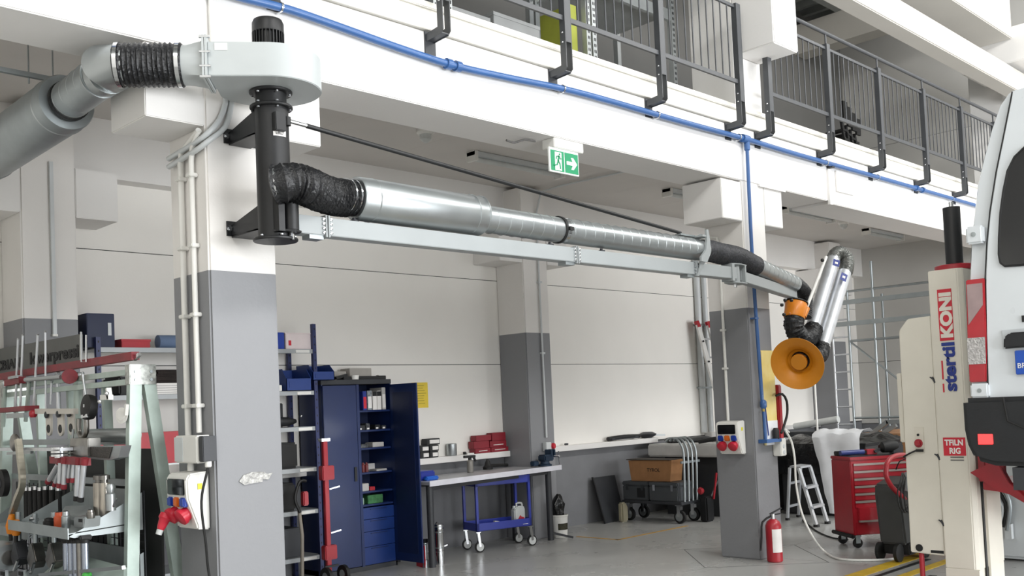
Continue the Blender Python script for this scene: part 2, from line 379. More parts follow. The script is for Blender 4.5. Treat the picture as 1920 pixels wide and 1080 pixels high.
# ============================================================ BLUE COMPRESSED AIR LINE
t = thing('air_pipe', 'blue compressed air pipe running along the white beam and down the second column', 'pipe', (8.9,5.38,1.2))
pts = [(1.5,5.375,4.27),(2.4,5.375,4.28),(3.17,5.375,4.275),(3.48,5.375,4.285),(3.89,5.375,4.265),(4.34,5.375,4.238),(4.87,5.375,4.220),(5.45,5.375,4.245),(6.14,5.375,4.285),(6.77,5.375,4.295),(7.45,5.375,4.295),(8.17,5.375,4.30),(8.89,5.375,4.31),(10,5.375,4.305),(12.1,5.375,4.315),(14.9,5.375,4.32),(18.6,5.375,4.32)]
MB().tube(pts,.027,14,.12).build('pipe', blue, t)
def collar(x, z, m, r=.036, l=.03): return MB().lathe((x-l/2,5.375,z),(1,0,0),[(0,r*.85),(0,r),(l,r),(l,r*.85)],16).build('coupling' if m is blue else 'clip', m, t)
for x, z in ((3.42,4.285),(6.10,4.283),(7.40,4.295),(8.78,4.31),(10.62,4.308),(11.95,4.315),(14.3,4.32)):
    collar(x, z, chrome, .034, .014); MB().cyl((x,5.375,z-.03),(x,5.43,z-.03),.006,n=6).build('stud', chrome, t)
for x, z in ((4.84,4.22),(4.93,4.222),(13.1,4.318),(13.3,4.318)): collar(x, z, blue, .04, .05)
MB().lathe((8.84,5.375,4.31),(1,0,0),[(0,.03),(0,.042),(.11,.042),(.11,.03)],16).build('tee', blue, t)
MB().tube([(8.93,5.375,4.31),(8.93,5.385,3.0),(8.975,5.385,1.55)],.019,12,.4).build('drop_pipe', blue, t)
MB().lathe((8.93,5.375,4.29),(0,0,-1),[(0,.03),(.09,.03),(.1,.02)],14).build('tee_outlet', blue, t)
MB().lathe((8.975,5.375,1.62),(0,0,-1),[(0,.02),(.02,.034),(.07,.034),(.09,.022)],14).build('manifold', blue, t)
MB().tube([(8.975,5.375,1.5),(8.98,5.375,1.2)],.018,12).build('lower_pipe', blue, t)
MB().tube([(9.05,5.40,1.55),(9.07,5.39,1.25)],.006,8).build('hose', inkb, t)
MB().box((8.93,5.33,1.18),(9.22,5.428,1.215)).build('bracket', blue, t)
for z in (2.45,): MB().box((8.9,5.37,z),(8.97,5.43,z+.015)).build('clip', blue, t)
# ============================================================ CONDUITS AND SOCKET BOX ON COLUMN ONE
t = thing('cable_conduit', 'pair of white cable conduits down the left side of the near column', 'conduit', (2.87,5.6,1.6))
for i, (y, z0) in enumerate(((5.70,1.58),(5.56,1.60))):
    MB().tube([(2.872,y,z0),(2.872,y,3.25),(2.872,y-.02,3.33),(2.865,5.44,3.41)],.019 if i == 0 else .017,12,.2).build('pipe', whitep, t)
    for z in (1.75,2.30,2.72,3.15): MB().box((2.845,y-.03,z),(2.899,y+.03,z+.024)).build('clip', whitep, t, bevel=.004)
t = thing('cable_conduit', 'bundle of grey conduits curving from the corbel over the near column', 'conduit', (2.9,5.42,3.4))
for k in range(2):
    MB().tube([(2.865,5.84,3.32-.05*k),(2.87,5.5,3.35-.05*k),(2.90,5.40,3.39-.05*k),(2.98+.04*k,5.405,3.48-.03*k),(3.03+.04*k,5.41,3.60),(3.03+.04*k,5.41,3.70)],.017,10,.05).build('pipe', lgrey, t)
MB().box((2.99,5.40,3.685),(3.08,5.43,3.705)).build('clip', lgrey, t)
t = thing('cable_conduit', 'thin white conduit rising up the beam above the fan', 'conduit', (3.0,5.41,4.0))
MB().cyl((2.95,5.41,3.72),(2.95,5.41,4.6),.013,n=10).build('pipe', whitep, t)
t = thing('junction_box', 'white junction box under the conduits on the near column', 'junction box', (2.86,5.6,1.45))
MB().box((2.80,5.46,1.42),(2.895,5.74,1.585)).build('body', whitep, t, bevel=.008)
MB().box((2.81,5.40,1.43),(2.899,5.455,1.58)).build('dark_side_box', dark, t, bevel=.004)
MB().box((2.796,5.63,1.43),(2.80,5.735,1.575)).build('plate', lgrey, t)
MB().lathe((2.85,5.42,1.43),(0,0,-1),[(0,.02),(.03,.02),(.035,.014)],12).build('gland', whitep, t)
MB().lathe((2.86,5.66,1.42),(0,0,-1),[(0,.016),(.02,.02),(.05,.02)],12).build('lower_gland', whitep, t)
def socket_box(yc, zc, X, label, flip=1):
    """socket combination on a -X column face; yc centre, zc top"""
    t = thing('socket_box', label, 'socket box', (X,yc,zc-.36)); before = set(bpy.data.objects)
    y0, y1 = yc-.15, yc+.15
    prof = [(X,zc),(X-.13,zc-.01),(X-.155,zc-.05),(X-.15,zc-.18),(X-.09,zc-.36),(X-.085,zc-.39),(X,zc-.4)]
    MB().prism([(a,y0,b) for a, b in prof],(0,y1-y0,0)).build('housing', whitep, t, bevel=.01)
    MB().box((X-.162,y0+.03,zc-.155),(X-.148,y1-.03,zc-.045)).build('window_flap', glassb, t, bevel=.006)
    MB().box((X-.08,y0-.004,zc-.12),(X-.05,y0,zc-.08)).build('sticker', mat('yellow sticker','#e5dc33',.5), t)
    for k, m in ((-1, bluep), (0, orangep), (1, bluep)):
        y = yc+k*.09; MB().box((X-.165,y-.033,zc-.235),(X-.125,y+.033,zc-.17)).build('socket_flap', m, t, bevel=.008)
    for k in (-1, 1):
        y = yc+k*.075; MB().lathe((X-.10,y,zc-.27),(-1,0,-.55),[(0,.045),(.05,.05),(.05,.058),(.075,.058),(.085,.04)],16).build('red_socket', red_p, t)
    for o in set(bpy.data.objects)-before:          # the box is a compact one: shrink its meshes about the top centre
        for v in o.data.vertices: v.co = V((v.co.x*.95, v.co.y*.87, v.co.z*.87+.36*.13))
    return t
s1 = socket_box(5.63,1.37,2.895,'white socket box with red and blue outlets on the near column')
MB().lathe((2.735,5.73,1.12),(-.5,0,-1),[(0,.038),(.03,.04),(.04,.032),(.08,.026),(.10,.02)],14).build('plug', red_p, s1)
MB().lathe((2.69,5.73,1.03),(-.4,0,-1),[(0,.02),(.03,.018)],10).build('plug_nut', clearp, s1)
t = thing('power_cable', 'black cable hanging down the near column from the junction box', 'cable', (2.88,5.42,0))
MB().tube([(2.85,5.42,1.40),(2.80,5.42,1.2),(2.82,5.42,.95),(2.84,5.44,.80),(2.86,5.42,.6),(2.87,5.42,.3),(2.85,5.4,.02)],.008,8,.04).build('cord', rubber, t)
t = thing('torn_tape', 'scrap of clear tape torn off on the near column front', 'tape', (3.15,5.42,1.3))
g = MB(); q = [(3.05,1.295),(3.08,1.33),(3.14,1.345),(3.22,1.34),(3.24,1.325),(3.28,1.33),(3.25,1.29),(3.21,1.295),(3.21,1.28),(3.12,1.275),(3.085,1.27)]
g.prism([(x,5.428,z) for x, z in q],(0,-.006,0)).build('film_scrap', mat('clear tape','#c9c8c4',.15,var=.25,scale=40,bump=.5,bscale=60), t)
# column two
MB().tube([(8.845,5.72,1.42),(8.845,5.72,3.22),(8.845,5.74,3.33),(8.845,5.85,3.36)],.016,12,.2).build('pipe', whitep, thing('cable_conduit','white cable conduit down to the socket box on the second column','conduit',(8.845,5.72,1.4)))
t2 = [o for o in bpy.data.objects if o.get('label','').startswith('white cable conduit down to')][0]
for z in (1.95,2.35,3.0): MB().box((8.82,5.69,z),(8.859,5.75,z+.022)).build('clip', whitep, t2, bevel=.003)
socket_box(5.66,1.42,8.855,'white socket box with two red outlets on the second column')
# fire extinguisher
t = thing('fire_extinguisher', 'red fire extinguisher standing at the foot of the second column', 'extinguisher', (8.83,5.28,0))
X, Yx = 8.86, 5.27
MB().lathe((X,Yx,0),(0,0,1),[(0,.068),(.01,.078),(.36,.078),(.40,.062),(.425,.03)],24).build('cylinder', red, t)
MB().lathe((X,Yx,.425),(0,0,1),[(0,.022),(.05,.022),(.055,.012)],12).build('valve', chrome, t)
MB().bar((X-.02,Yx+.02,.475),(X+.07,Yx-.06,.53),.022,.012).build('lever', black, t)
MB().bar((X-.01,Yx+.02,.46),(X+.06,Yx-.05,.475),.022,.010).build('lever', black, t)
MB().tube([(X-.02,Yx+.01,.455),(X-.10,Yx+.06,.40),(X-.115,Yx+.07,.25),(X-.13,Yx+.08,.12)],.011,8,.04).build('hose', rubber, t)
lb = MB(); n = 10
lb.rings([[V((X+math.cos(a)*r, Yx+math.sin(a)*r, z)) for r, z in ((.0785,.10),(.0805,.10),(.0805,.33),(.0785,.33))] for a in [math.radians(200+9*k) for k in range(n)]]).build('label', inkw, t)
# things on column two front: poster, red tag, small socket
t = thing('wrapping_sheet', 'yellowish plastic wrapped board hanging on the right of the second column', 'sheet', (9.13,5.40,1.3))
MB().box((9.03,5.405,1.15),(9.285,5.428,2.13)).build('board', mat('yellow wrapped board','#f0e2a8',.4,var=.1,scale=3,dark='#e2c766',bump=.2,bscale=6), t, bevel=.006)
MB().box((9.05,5.402,1.15),(9.28,5.408,1.40)).build('white_foot', sheet, t)
t = thing('hose_holder', 'red holder board with black handle on the second column', 'holder', (9.33,5.4,1.3))
MB().box((9.29,5.38,1.20),(9.36,5.45,1.77)).build('board', red, t, bevel=.01)
MB().tube([(9.206,5.360,1.656),(9.319,5.350,1.669),(9.381,5.340,1.594),(9.378,5.340,1.466),(9.311,5.340,1.357),(9.237,5.340,1.266)],.013,10,.04).build('grip_hose', rubber, t)
t = thing('socket_cluster', 'small white socket cluster at the right edge of the second column', 'socket', (9.27,5.35,1.15))
MB().box((9.20,5.33,1.03),(9.31,5.428,1.21)).build('body', whitep, t, bevel=.008)
MB().lathe((9.16,5.36,1.21),(0,0,1),[(0,.035),(.09,.035),(.115,.02)],14).build('black_cap', rubber, t)
for z in (1.07,1.13): MB().lathe((9.255,5.33,z),(0,-1,0),[(0,.022),(.006,.02)],12).build('outlet', lgrey, t)
MB().box((9.14,5.34,1.19),(9.36,5.40,1.212)).build('bracket', chrome, t)
t = thing('air_hose', 'white hose looping from the second column down to the floor', 'hose', (9.6,5.2,0))
MB().tube([(9.32,5.30,1.27),(9.194,5.270,1.301),(9.292,5.260,1.174),(9.319,5.250,0.996),(9.322,5.250,0.720),(9.311,5.200,0.449),(9.310,5.100,0.221),(9.524,5.089,0.030),(9.245,4.773,0.012),(9.347,4.463,0.012),(9.586,4.302,0.012)],.011,8,.04).build('tube', whitep, t)
t = thing('floor_cable', 'dark cable lying on floor behind the red tool trolley', 'cable', (10.822,5.941,0.000))
MB().tube([(11.827,6.596,0.010),(10.990,5.961,0.010),(10.552,5.529,0.010),(10.480,5.301,0.010)],.009,8,.05).build('cord', rubber, t)
# exit sign
t = thing('exit_sign', 'green running man exit sign with white arrow hanging under the beam', 'sign', (6.05,5.6,3.86))
MB().box((6.04,5.44,3.80),(6.41,5.58,3.884)).build('housing', whitep, t, bevel=.006)
MB().box((5.99,5.455,3.595),(6.355,5.475,3.80)).build('panel', signw, t, bevel=.003)
for a, b in ((6.003,6.165),(6.177,6.343)): MB().box((a,5.451,3.607),(b,5.455,3.777)).build('green_field', green_s, t)
door = MB().box((6.05,5.448,3.612),(6.13,5.451,3.765)).build('door_symbol', signw, t)
mn = MB(); Y = 5.446
mn.ball((6.105,Y,3.748),.010,(1,.3,1),8)
for a, b, w_ in (((6.098,3.735),(6.085,3.69),.018),((6.085,3.695),(6.107,3.665),.012),((6.107,3.665),(6.112,3.625),.011),((6.085,3.69),(6.070,3.655),.012),((6.070,3.655),(6.035,3.65),.010),((6.098,3.732),(6.068,3.727),.008),((6.068,3.727),(6.060,3.703),.008),((6.098,3.732),(6.116,3.708),.008),((6.116,3.708),(6.13,3.715),.007)):
    mn.bar((a[0],Y,a[1]),(b[0],Y,b[1]),.004,w_,(0,0,1) if abs(b[0]-a[0])>abs(b[1]-a[1]) else (1,0,0))
mn.build('running_man', green_s, t)
MB().prism([(x,5.451,z) for x, z in ((6.195,3.705),(6.195,3.675),(6.27,3.675),(6.25,3.64),(6.28,3.64),(6.325,3.69),(6.28,3.74),(6.25,3.74),(6.27,3.705))],(0,-.003,0)).build('arrow', signw, t)
t = thing('loose_cable', 'short dark cable end curling under the beam left of the exit sign', 'cable', (5.7,5.6,3.87))
MB().tube([(5.98,5.6,3.872),(5.85,5.6,3.865),(5.75,5.62,3.83),(5.66,5.62,3.835)],.009,8,.03).build('cord', inkg, t)

t = thing('cable_conduit', 'thin grey conduit running down the left back column', 'conduit', (3.1,8.55,2.4))
MB().box((3.13,8.54,2.42),(3.16,8.568,3.9)).build('trunking', lgrey, t); MB().box((3.125,8.535,2.42),(3.165,8.568,2.44)).build('end_cap', whitep, t)
# ============================================================ EXHAUST FAN, BOOM AND DUCTS
TX, TY = 3.12, 5.04
t = thing('support_tube', 'black vertical swivel tube bracketed to the near column under the fan', 'tube', (TX,TY,2.68))
MB().cyl((TX,TY,2.72),(TX,TY,3.49),.098,n=32).build('lower_tube', black, t)
MB().cyl((TX,TY,3.49),(TX,TY,3.585),.090,n=32).build('neck', black, t)
for z, r in ((3.575,.125),(3.485,.125),(2.70,.13)):
    f = MB().lathe((TX,TY,z),(0,0,1),[(0,r-.004),(.004,r),(.014,r),(.018,r-.004)],32).build('flange', black, t)
for z, r, s in ((3.571,.11,-1),(3.481,.11,-1),(2.722,.115,1),(3.507,.11,1)):
    for k in range(6):
        a = k*math.pi/3+.3; MB().lathe((TX+math.cos(a)*r,TY+math.sin(a)*r,z),(0,0,s),[(0,.009),(.008,.009),(.009,.005)],6).build('bolt', chrome, t)
for z in (3.40,2.83):
    w_ = MB()
    w_.box((3.02,5.418,z-.045),(3.24,5.43,z+.045))
    for x in (3.05,3.19): w_.prism([(x,5.42,z-.04),(x,5.42,z+.02),(x,5.10,z+.09),(x,5.10,z-.055)],(.008,0,0))
    w_.box((3.05,5.10,z-.055),(3.198,5.42,z-.045))
    o = w_.build('wall_bracket', black, t, smooth=False)
    for x in (3.035,3.225): MB().lathe((x,5.418,z),(0,-1,0),[(0,.018),(.004,.018),(.004,.011),(.014,.011)],10).build('wall_bolt', chrome, o)
MB().box((3.07,4.915,3.33),(3.14,4.97,3.44)).build('rod_lug', black, t, bevel=.004)
MB().lathe((3.165,4.945,3.375),(0,0,1),[(0,.022),(.05,.022)],12).build('rod_pivot', black, t)
lb = MB(); 
lb.rings([[V((TX+math.cos(a)*r,TY+math.sin(a)*r,z)) for r, z in ((.098,3.305),(.0995,3.305),(.0995,3.34),(.098,3.34))] for a in [math.radians(-118+6*k) for k in range(9)]]).build('sticker', inkw, t)
a0 = math.radians(-96); text('lettering','ERU',.028,(TX+math.cos(a0)*.101-.026,TY+math.sin(a0)*.101,3.312),(1,-.1,0),(0,0,1),inkm,t,.001)
# hinge
HX, HY = 3.16, 4.93
t = thing('swivel_joint', 'black barrel joint at the foot of the swivel tube holding the boom', 'joint', (HX,HY,2.72))
MB().cyl((HX,HY,2.755),(HX,HY,2.915),.045,n=24).build('barrel', black, t)
MB().lathe((HX,HY,2.915),(0,0,1),[(0,.044),(.004,.047),(.022,.047),(.024,.043)],24).build('bearing_ring', galv, t)
for z in (2.74,2.943): MB().prism([(3.05,4.95,z),(3.10,4.90,z),(HX,HY-.055,z),(HX+.05,HY-.03,z),(HX+.06,HY+.02,z),(HX+.03,HY+.06,z)],(0,0,.012)).build('hinge_plate', black, t, bevel=.002)
MB().box((3.06,4.90,2.74),(3.10,4.96,2.95)).build('side_plate', black, t)
for dx, dy in ((-.02,-.02),(.02,-.01),(0,.02)): MB().lathe((HX+dx,HY+dy,2.955),(0,0,1),[(0,.011),(.012,.011),(.016,.006)],8).build('cap_nut', chrome, t)
MB().cyl((HX,HY,2.70),(HX,HY,2.74),.014,n=8).build('pin', chrome, t)
fang = mat('fan grey enamel', '#b3b8b8', .42, var=.02)
# fan
t = thing('exhaust_fan', 'light grey snail housing fan with black motor on top of the swivel tube', 'fan', (TX,TY,3.59))
d = V((-.79,.61,0)).normalized(); n_ = V((-d.y,d.x,0)); n_ = n_ if n_.x < 0 and n_.y < 0 else -n_
C = V((TX,TY,3.592)); H = .195; poly = []
for k in range(40):
    th = math.radians(k*7.2); r = .285+.06*(k/39)
    poly.append(C+n_*math.cos(th)*r*1.0 - d*math.sin(th)*r)
poly = [p for p in poly]
end_q = poly[-1]
# spiral starts at the front tangent, sweeps round behind the tube and returns to the outlet
outl = [C+n_*.285+d*.26, C+n_*.285]+poly[1:30]
outl += [C-n_*.06+d*.30 if False else C+n_*.02+d*.33, C+n_*.02+d*.34]
outl = [C+n_*.285+d*.215]+[C+n_*math.cos(math.radians(a))*(.285+a*.00012)-d*math.sin(math.radians(a))*(.285+a*.00012) for a in range(0, 256, 6)]+[C+n_*.045+d*.30, C+n_*.045+d*.215+d*.085]
outl[-1] = C+n_*.045+d*.31
outl.append(C+n_*.285+d*.31) if False else None
outl[0] = C+n_*.285+d*.31
MB().prism(outl,(0,0,H)).build('volute', fang, t, bevel=.004)
def q(a, b, z): return C+n_*a+d*b+V((0,0,z))
fl_ = MB(); fl_.prism([q(.31,.31,-.015),q(.02,.31,-.015),q(.02,.31,H+.03),q(.31,.31,H+.03)], d*.012); fl_.prism([q(.31,.325,-.015),q(.02,.325,-.015),q(.02,.325,H+.03),q(.31,.325,H+.03)], d*.012)
fl_.build('outlet_flange', fang, t)
for z in (-.01,.05,.13,H+.02): MB().lathe(q(.305,.29,z), d, [(0,.009),(.06,.009)], 6).build('flange_bolt', chrome, t)
rc = []
ax = C+n_*.165+V((0,0,.10))
for k, (b_, m_) in enumerate(((.337,0),(.36,.15),(.44,.9),(.46,1.0),(.49,1.0))):
    ring = []
    for j in range(32):
        a = 2*math.pi*j/32; c_, s_ = math.cos(a), math.sin(a); cir = n_*c_*.112+V((0,0,1))*s_*.112
        mxx = max(abs(c_), abs(s_)); sq = n_*(c_/mxx)*.12+V((0,0,1))*(s_/mxx)*.0975
        ring.append(ax+d*b_+sq.lerp(cir, m_))
    rc.append(ring)
MB().rings(rc).build('transition', fang, t)
MB().lathe((TX-.005,TY,3.787),(0,0,1),[(0,.078),(.155,.078)],32).build('motor_body', black, t)
fn = MB()
for k in range(28):
    a = k*2*math.pi/28; fn.bar((TX-.005+math.cos(a)*.084,TY+math.sin(a)*.084,3.80),(TX-.005+math.cos(a)*.084,TY+math.sin(a)*.084,3.94),.005,.02,(math.cos(a),math.sin(a),0))
fn.build('cooling_fins', black, t, kind='stuff')
MB().lathe((TX-.005,TY,3.935),(0,0,1),[(0,.090),(.003,.093),(.06,.093),(.08,.084),(.088,.06)],32).build('motor_cowl', black, t)
MB().box((TX+.07,TY-.09,3.787),(TX+.15,TY-.01,3.875)).build('terminal_box', black, t, bevel=.008)
MB().prism([q(.286,.27,H-.05),q(.286,.20,H-.05),q(.286,.20,H-.01),q(.286,.27,H-.01)], n_*.002).build('sticker', inkw, t)
# left duct: flexible connector, elbow, silencer going back into the bay
dz = 3.692
A = V((3.016,4.906,dz)); P1 = A+d*.49; P2 = A+d*.80
t = thing('flexible_duct', 'short black ribbed fabric connector between the elbow and fan', 'duct', P1)
MB().hose([P1-d*.03, P1+d*.08, P1+d*.2, P2+d*.03], .116, .026, .07, 28, .05).build('sleeve', fabric, t)
for p in (P1-d*.02, P2-d*.0): MB().lathe(p, d, [(0,.122),(.0,.127),(.022,.127),(.022,.122)], 28).build('clamp', chrome, t)
t = thing('silver_duct', 'galvanised elbow and spiral duct joining the big silencer behind', 'duct', P2)
X0 = 2.375
MB().tube([P2-d*.02,P2+d*.03], .116, 28).build('spigot', galv, t)
MB().tube([P2+d*.02,P2+d*.10,(X0+.02,5.53,dz),(X0,5.66,dz-.002)], .115, 28).build('elbow', galv, t)
MB().tube([(X0,5.65,dz),(X0,6.2,dz-.02)], .115, 28).build('straight', galv_dull, t)
for y in (5.56,5.66): MB().lathe((X0,y,dz),(0,1,0),[(0,.116),(.0,.122),(.012,.122),(.012,.116)],28).build('seam', galv, t)
for k in range(4): MB().lathe((X0,5.76+k*.11,dz-.005*k),(0.1,1,0),[(0,.115),(.003,.118),(.006,.115)],28).build('seam', galv, t)
MB().lathe((X0,6.12,dz-.02),(0,1,0),[(0,.116),(0,.124),(.03,.124),(.03,.116)],28).build('rubber_seal', rubber, t)
t = thing('duct_silencer', 'large dull grey cylindrical silencer under the ceiling at left', 'silencer', (X0,7,3.5))
MB().lathe((X0,6.17,dz-.02),(0,1,-.02),[(0,.125),(0,.168),(.015,.175),(1.5,.175),(1.515,.168),(1.515,.12)],40).build('body', galv_dull, t)
for h in (.11,1.4): MB().lathe((X0,6.17+h,dz-.02-h*.02),(0,1,-.02),[(0,.175),(.006,.180),(.012,.175)],40).build('seam', galv, t)
MB().cyl((X0,7.6,dz-.05),(X0,8.55,dz-.07),.115,n=24).build('tail_duct', galv_dull, t)
MB().box((X0-.30,6.5,3.90),(X0+.1,6.53,3.93)).build('hanger_rail', galv_dull, t)
for x in (X0-.1,X0+.05): MB().cyl((x,6.52,3.86),(x,6.52,4.44),.005,n=6).build('hanger_rod', galv_dull, t)
boomg = mat('boom grey enamel', '#a0a5a6', .42, var=.02)
# boom
t = thing('boom', 'light grey square boom carrying the silver duct from the swivel tube', 'boom', (3.3,5.0,2.75))
def blk(x0, x1): return MB().box((x0,4.95,2.75),(x1,5.05,2.86))
blk(3.21,3.42).build('hinge_stub', boomg, t, bevel=.004)
blk(3.425,5.69).build('beam', boomg, t, bevel=.004)
blk(5.70,7.27).build('beam', boomg, t, bevel=.004)
blk(7.28,7.93).build('beam', boomg, t, bevel=.004)
for x in (3.422,5.695,7.275):
    for dx in (-.016,.004): MB().box((x+dx,4.938,2.738),(x+dx+.012,5.062,2.872)).build('flange', boomg, t, bevel=.002)
    for sx in (-.026,.026):
        for k in range(4): MB().lathe((x+sx,4.949,2.765+k*.027),(0,-1,0),[(0,.010),(.010,.010),(.012,.005)],6).build('bolt', chrome, t)
    MB().box((x-.12,4.96,2.725),(x-.02,5.04,2.75)).build('clamp', galv_dull, t)
for x in (3.66,5.45,6.05):
    MB().lathe((x,5.0,2.86),(0,0,1),[(0,.03),(.014,.03),(.016,.012),(.03,.012)],10).build('clamp_nut', dark, t)
t = thing('tie_rod', 'long black tie rod slanting from the swivel tube down to the boom end', 'rod', (3.24,5,3.4))
MB().cyl((3.17,4.945,3.405),(3.42,4.952,3.392),.012,n=12).build('threaded_end', chrome, t)
MB().cyl((3.30,4.949,3.398),(7.14,5.0,3.115),.0145,n=12).build('rod', black, t)
MB().box((7.10,4.97,3.09),(7.32,5.03,3.105)).build('end_plate', galv_dull, t)
t = thing('boom_duct', 'long galvanised spiral duct with fat silencer lying over the boom', 'duct', (3.66,5,3.0))
MB().lathe((3.665,5.0,3.015),(1,0,-.004),[(0,.10),(0,.130),(.012,.137),(1.055,.137),(1.068,.130),(1.068,.096)],48).build('silencer', galv, t)
for h in (.11,.96,1.05): MB().lathe((3.665+h,5.0,3.014),(1,0,0),[(0,.137),(.005,.141),(.01,.137)],48).build('seam', galv, t)
MB().cyl((4.72,5.0,3.0),(5.55,5.0,2.99),.096,n=36).build('spiral_duct', galv, t)
MB().cyl((5.55,5.0,2.99),(7.36,5.0,2.985),.096,n=36).build('spiral_duct', galv, t)
for k in range(22):
    x = 4.83+k*.115
    if abs(x-5.55) > .04: MB().lathe((x,5,2.995-.003*(x-4.8)),(1,.07,.05),[(0,.0955),(.0035,.0985),(.007,.0955)],36).build('spiral_seam', galv, t)
MB().lathe((5.535,5,2.992),(1,0,0),[(0,.097),(0,.104),(.022,.104),(.022,.097)],36).build('black_seal', rubber, t)
MB().lathe((5.57,5,2.992),(1,0,0),[(0,.097),(0,.101),(.03,.101),(.03,.097)],36).build('clamp', chrome, t)
MB().box((5.555,4.88,2.975),(5.60,4.905,3.0)).build('clamp_screw', rubber, t)
MB().tube([(7.36,5.0,2.985),(7.49,5.0,2.982)],.088,28).build('end_spigot', galv, t)
br = MB()
br.prism([(7.27,4.885,2.86),(7.36,4.885,2.86),(7.42,4.885,2.95),(7.42,4.885,3.05),(7.40,4.885,3.15),(7.37,4.885,3.15),(7.37,4.885,3.05),(7.35,4.885,2.97),(7.27,4.885,2.90)],(0,.02,0))
br.prism([(7.27,4.94,2.74),(7.30,4.94,2.74),(7.36,4.90,2.88),(7.30,4.90,2.88)],(0,.012,0))
br.box((7.31,4.89,3.085),(7.42,5.06,3.10))
br.build('saddle_bracket', boomg, t, smooth=False)
for x in (7.33,7.36,7.40): MB().lathe((x,4.93,3.10),(0,0,1),[(0,.01),(.012,.01)],6).build('bolt', chrome, t)
for z in (2.755,2.785,2.815): MB().lathe((7.262,4.945,z),(0,-1,0),[(0,.008),(.01,.008)],6).build('bolt', galv_dull, t)
MB().lathe((3.655,5.0,3.015),(-1,0,0),[(0,.10),(.05,.10)],28).build('spigot', galv, t)
t = thing('flexible_duct', 'thick black ribbed hose linking the swivel tube to the boom silencer', 'duct', (3.1,4.95,3.0))
MB().hose([(3.045,4.910,3.002),(3.080,4.875,3.009),(3.151,4.870,3.020),(3.241,4.880,3.011),(3.388,4.940,3.002),(3.519,4.985,3.000),(3.655,5.0,3.015)],.104,.030,.13,30,.05).build('sleeve', fabric, t)
for x in (3.585,3.625): MB().lathe((x,4.99,3.018),(1,.12,0),[(0,.108),(0,.112),(.012,.112),(.012,.108)],28).build('clamp', chrome, t)
MB().lathe((3.045,4.915,3.003),(.8,-.55,.05),[(0,.105),(0,.112),(.012,.112),(.012,.105)],28).build('clamp', chrome, t)
# second arm
t = thing('end_arm', 'short light grey swinging arm at the far end of the boom', 'arm', (7.93,5,2.75))
E1 = V((9.728,5.390,2.742)); S1 = V((8.05,5.03,2.795))
MB().bar(S1,E1,.09,.10).build('beam', boomg, t, bevel=.004)
MB().cyl((7.97,5.0,2.73),(7.97,5.0,2.89),.045,n=20).build('pivot_barrel', boomg, t)
for z in (2.715,2.885): MB().prism([(7.86,4.96,z),(7.98,4.93,z),(8.12,4.96,z),(8.14,5.07,z),(7.98,5.08,z),(7.86,5.05,z)],(0,0,.012)).build('pivot_plate', boomg, t, bevel=.003)
MB().box((7.84,4.94,2.73),(7.88,5.06,2.89)).build('stop_plate', boomg, t)
MB().box((8.08,4.955,2.73),(8.10,5.07,2.89)).build('stop_plate', boomg, t)
MB().cyl((7.97,5.0,2.68),(7.97,5.0,2.72),.015,n=8).build('pin', chrome, t)
D0 = V((8.517,5.120,2.938)); D1 = V((9.709,5.360,2.853))
t = thing('arm_duct', 'short bright spiral duct lying above the end arm', 'duct', D0)
MB().cyl(D0,D1,.086,n=32).build('spiral_duct', galv, t)
ud = (D1-D0).normalized()
for k in range(9): MB().lathe(D0+(D1-D0)*((k+.6)/9.3), ud+V((0,.08,.08)), [(0,.0855),(.003,.0885),(.006,.0855)],32).build('spiral_seam', galv, t)
t = thing('flexible_duct', 'grey wire mesh hose between the boom duct and end arm duct', 'duct', (7.45,5,3))
MB().hose([(7.45,5,2.985),(7.6,5.0,2.99),(7.790,5.020,2.984),(8.122,5.060,2.984),V((8.399,5.100,2.953)),D0+ud*.03],.094,.022,.05,28,.03).build('sleeve', mesh_hose, t)
MB().lathe((7.44,5,2.985),(1,0,0),[(0,.098),(0,.101),(.012,.101),(.012,.098)],28).build('clamp', chrome, t)
# hood assembly
t = thing('flexible_duct', 'black hose bending down from the end arm duct into the orange collar', 'duct', D1)
MB().hose([D1-ud*.02,D1+ud*.07,(9.992,5.400,2.767),(10.036,5.420,2.623),(9.999,5.420,2.503)],.078,.022,.06,24,.05).build('sleeve', fabric, t)
t = thing('hose_collar', 'orange swivel collar with knobs hanging below the end arm', 'collar', (9.580,5.300,2.554))
K0, K1 = V((9.560,5.300,2.467)), V((9.622,5.300,2.629)); ku = (K1-K0).normalized(); L_ = (K1-K0).length
MB().lathe(K0,ku,[(0,.108),(.01,.112),(L_*.5,.112),(L_-.01,.118),(L_,.112)],32).build('collar', orange, t)
MB().lathe(K1+ku*.002,ku,[(0,.10),(.0,.125),(.012,.125),(.018,.09)],24).build('top_ring', black, t)
for p in ((9.233,5.250,2.592),(9.265,5.250,2.493),(9.303,5.250,2.645),(9.345,5.200,2.641)): MB().ball(p,.02,n=8).build('knob', black, t)
MB().ball((9.279,5.190,2.499),.016,(1,.5,1),10).build('wing_screw', mat('dark orange','#a85a12',.5), t)
MB().cyl((9.608,5.220,2.478),(9.698,5.220,2.573),.032,n=12).build('rod_socket', orange, t)
t = thing('fume_extractor', 'folded arm of two bright aluminium tubes with silver hose bend on top', 'arm', (10.194,5.400,2.239))
MB().cyl((10.141,5.400,2.405),(10.831,5.440,3.263),.076,n=28).build('upper_tube', alu, t)
MB().cyl((10.129,5.300,2.160),(10.841,5.340,3.038),.078,n=28).build('lower_tube', alu, t)
MB().cyl((9.634,5.220,2.513),(10.425,5.340,3.194),.018,n=12).build('gas_strut', whitep, t)
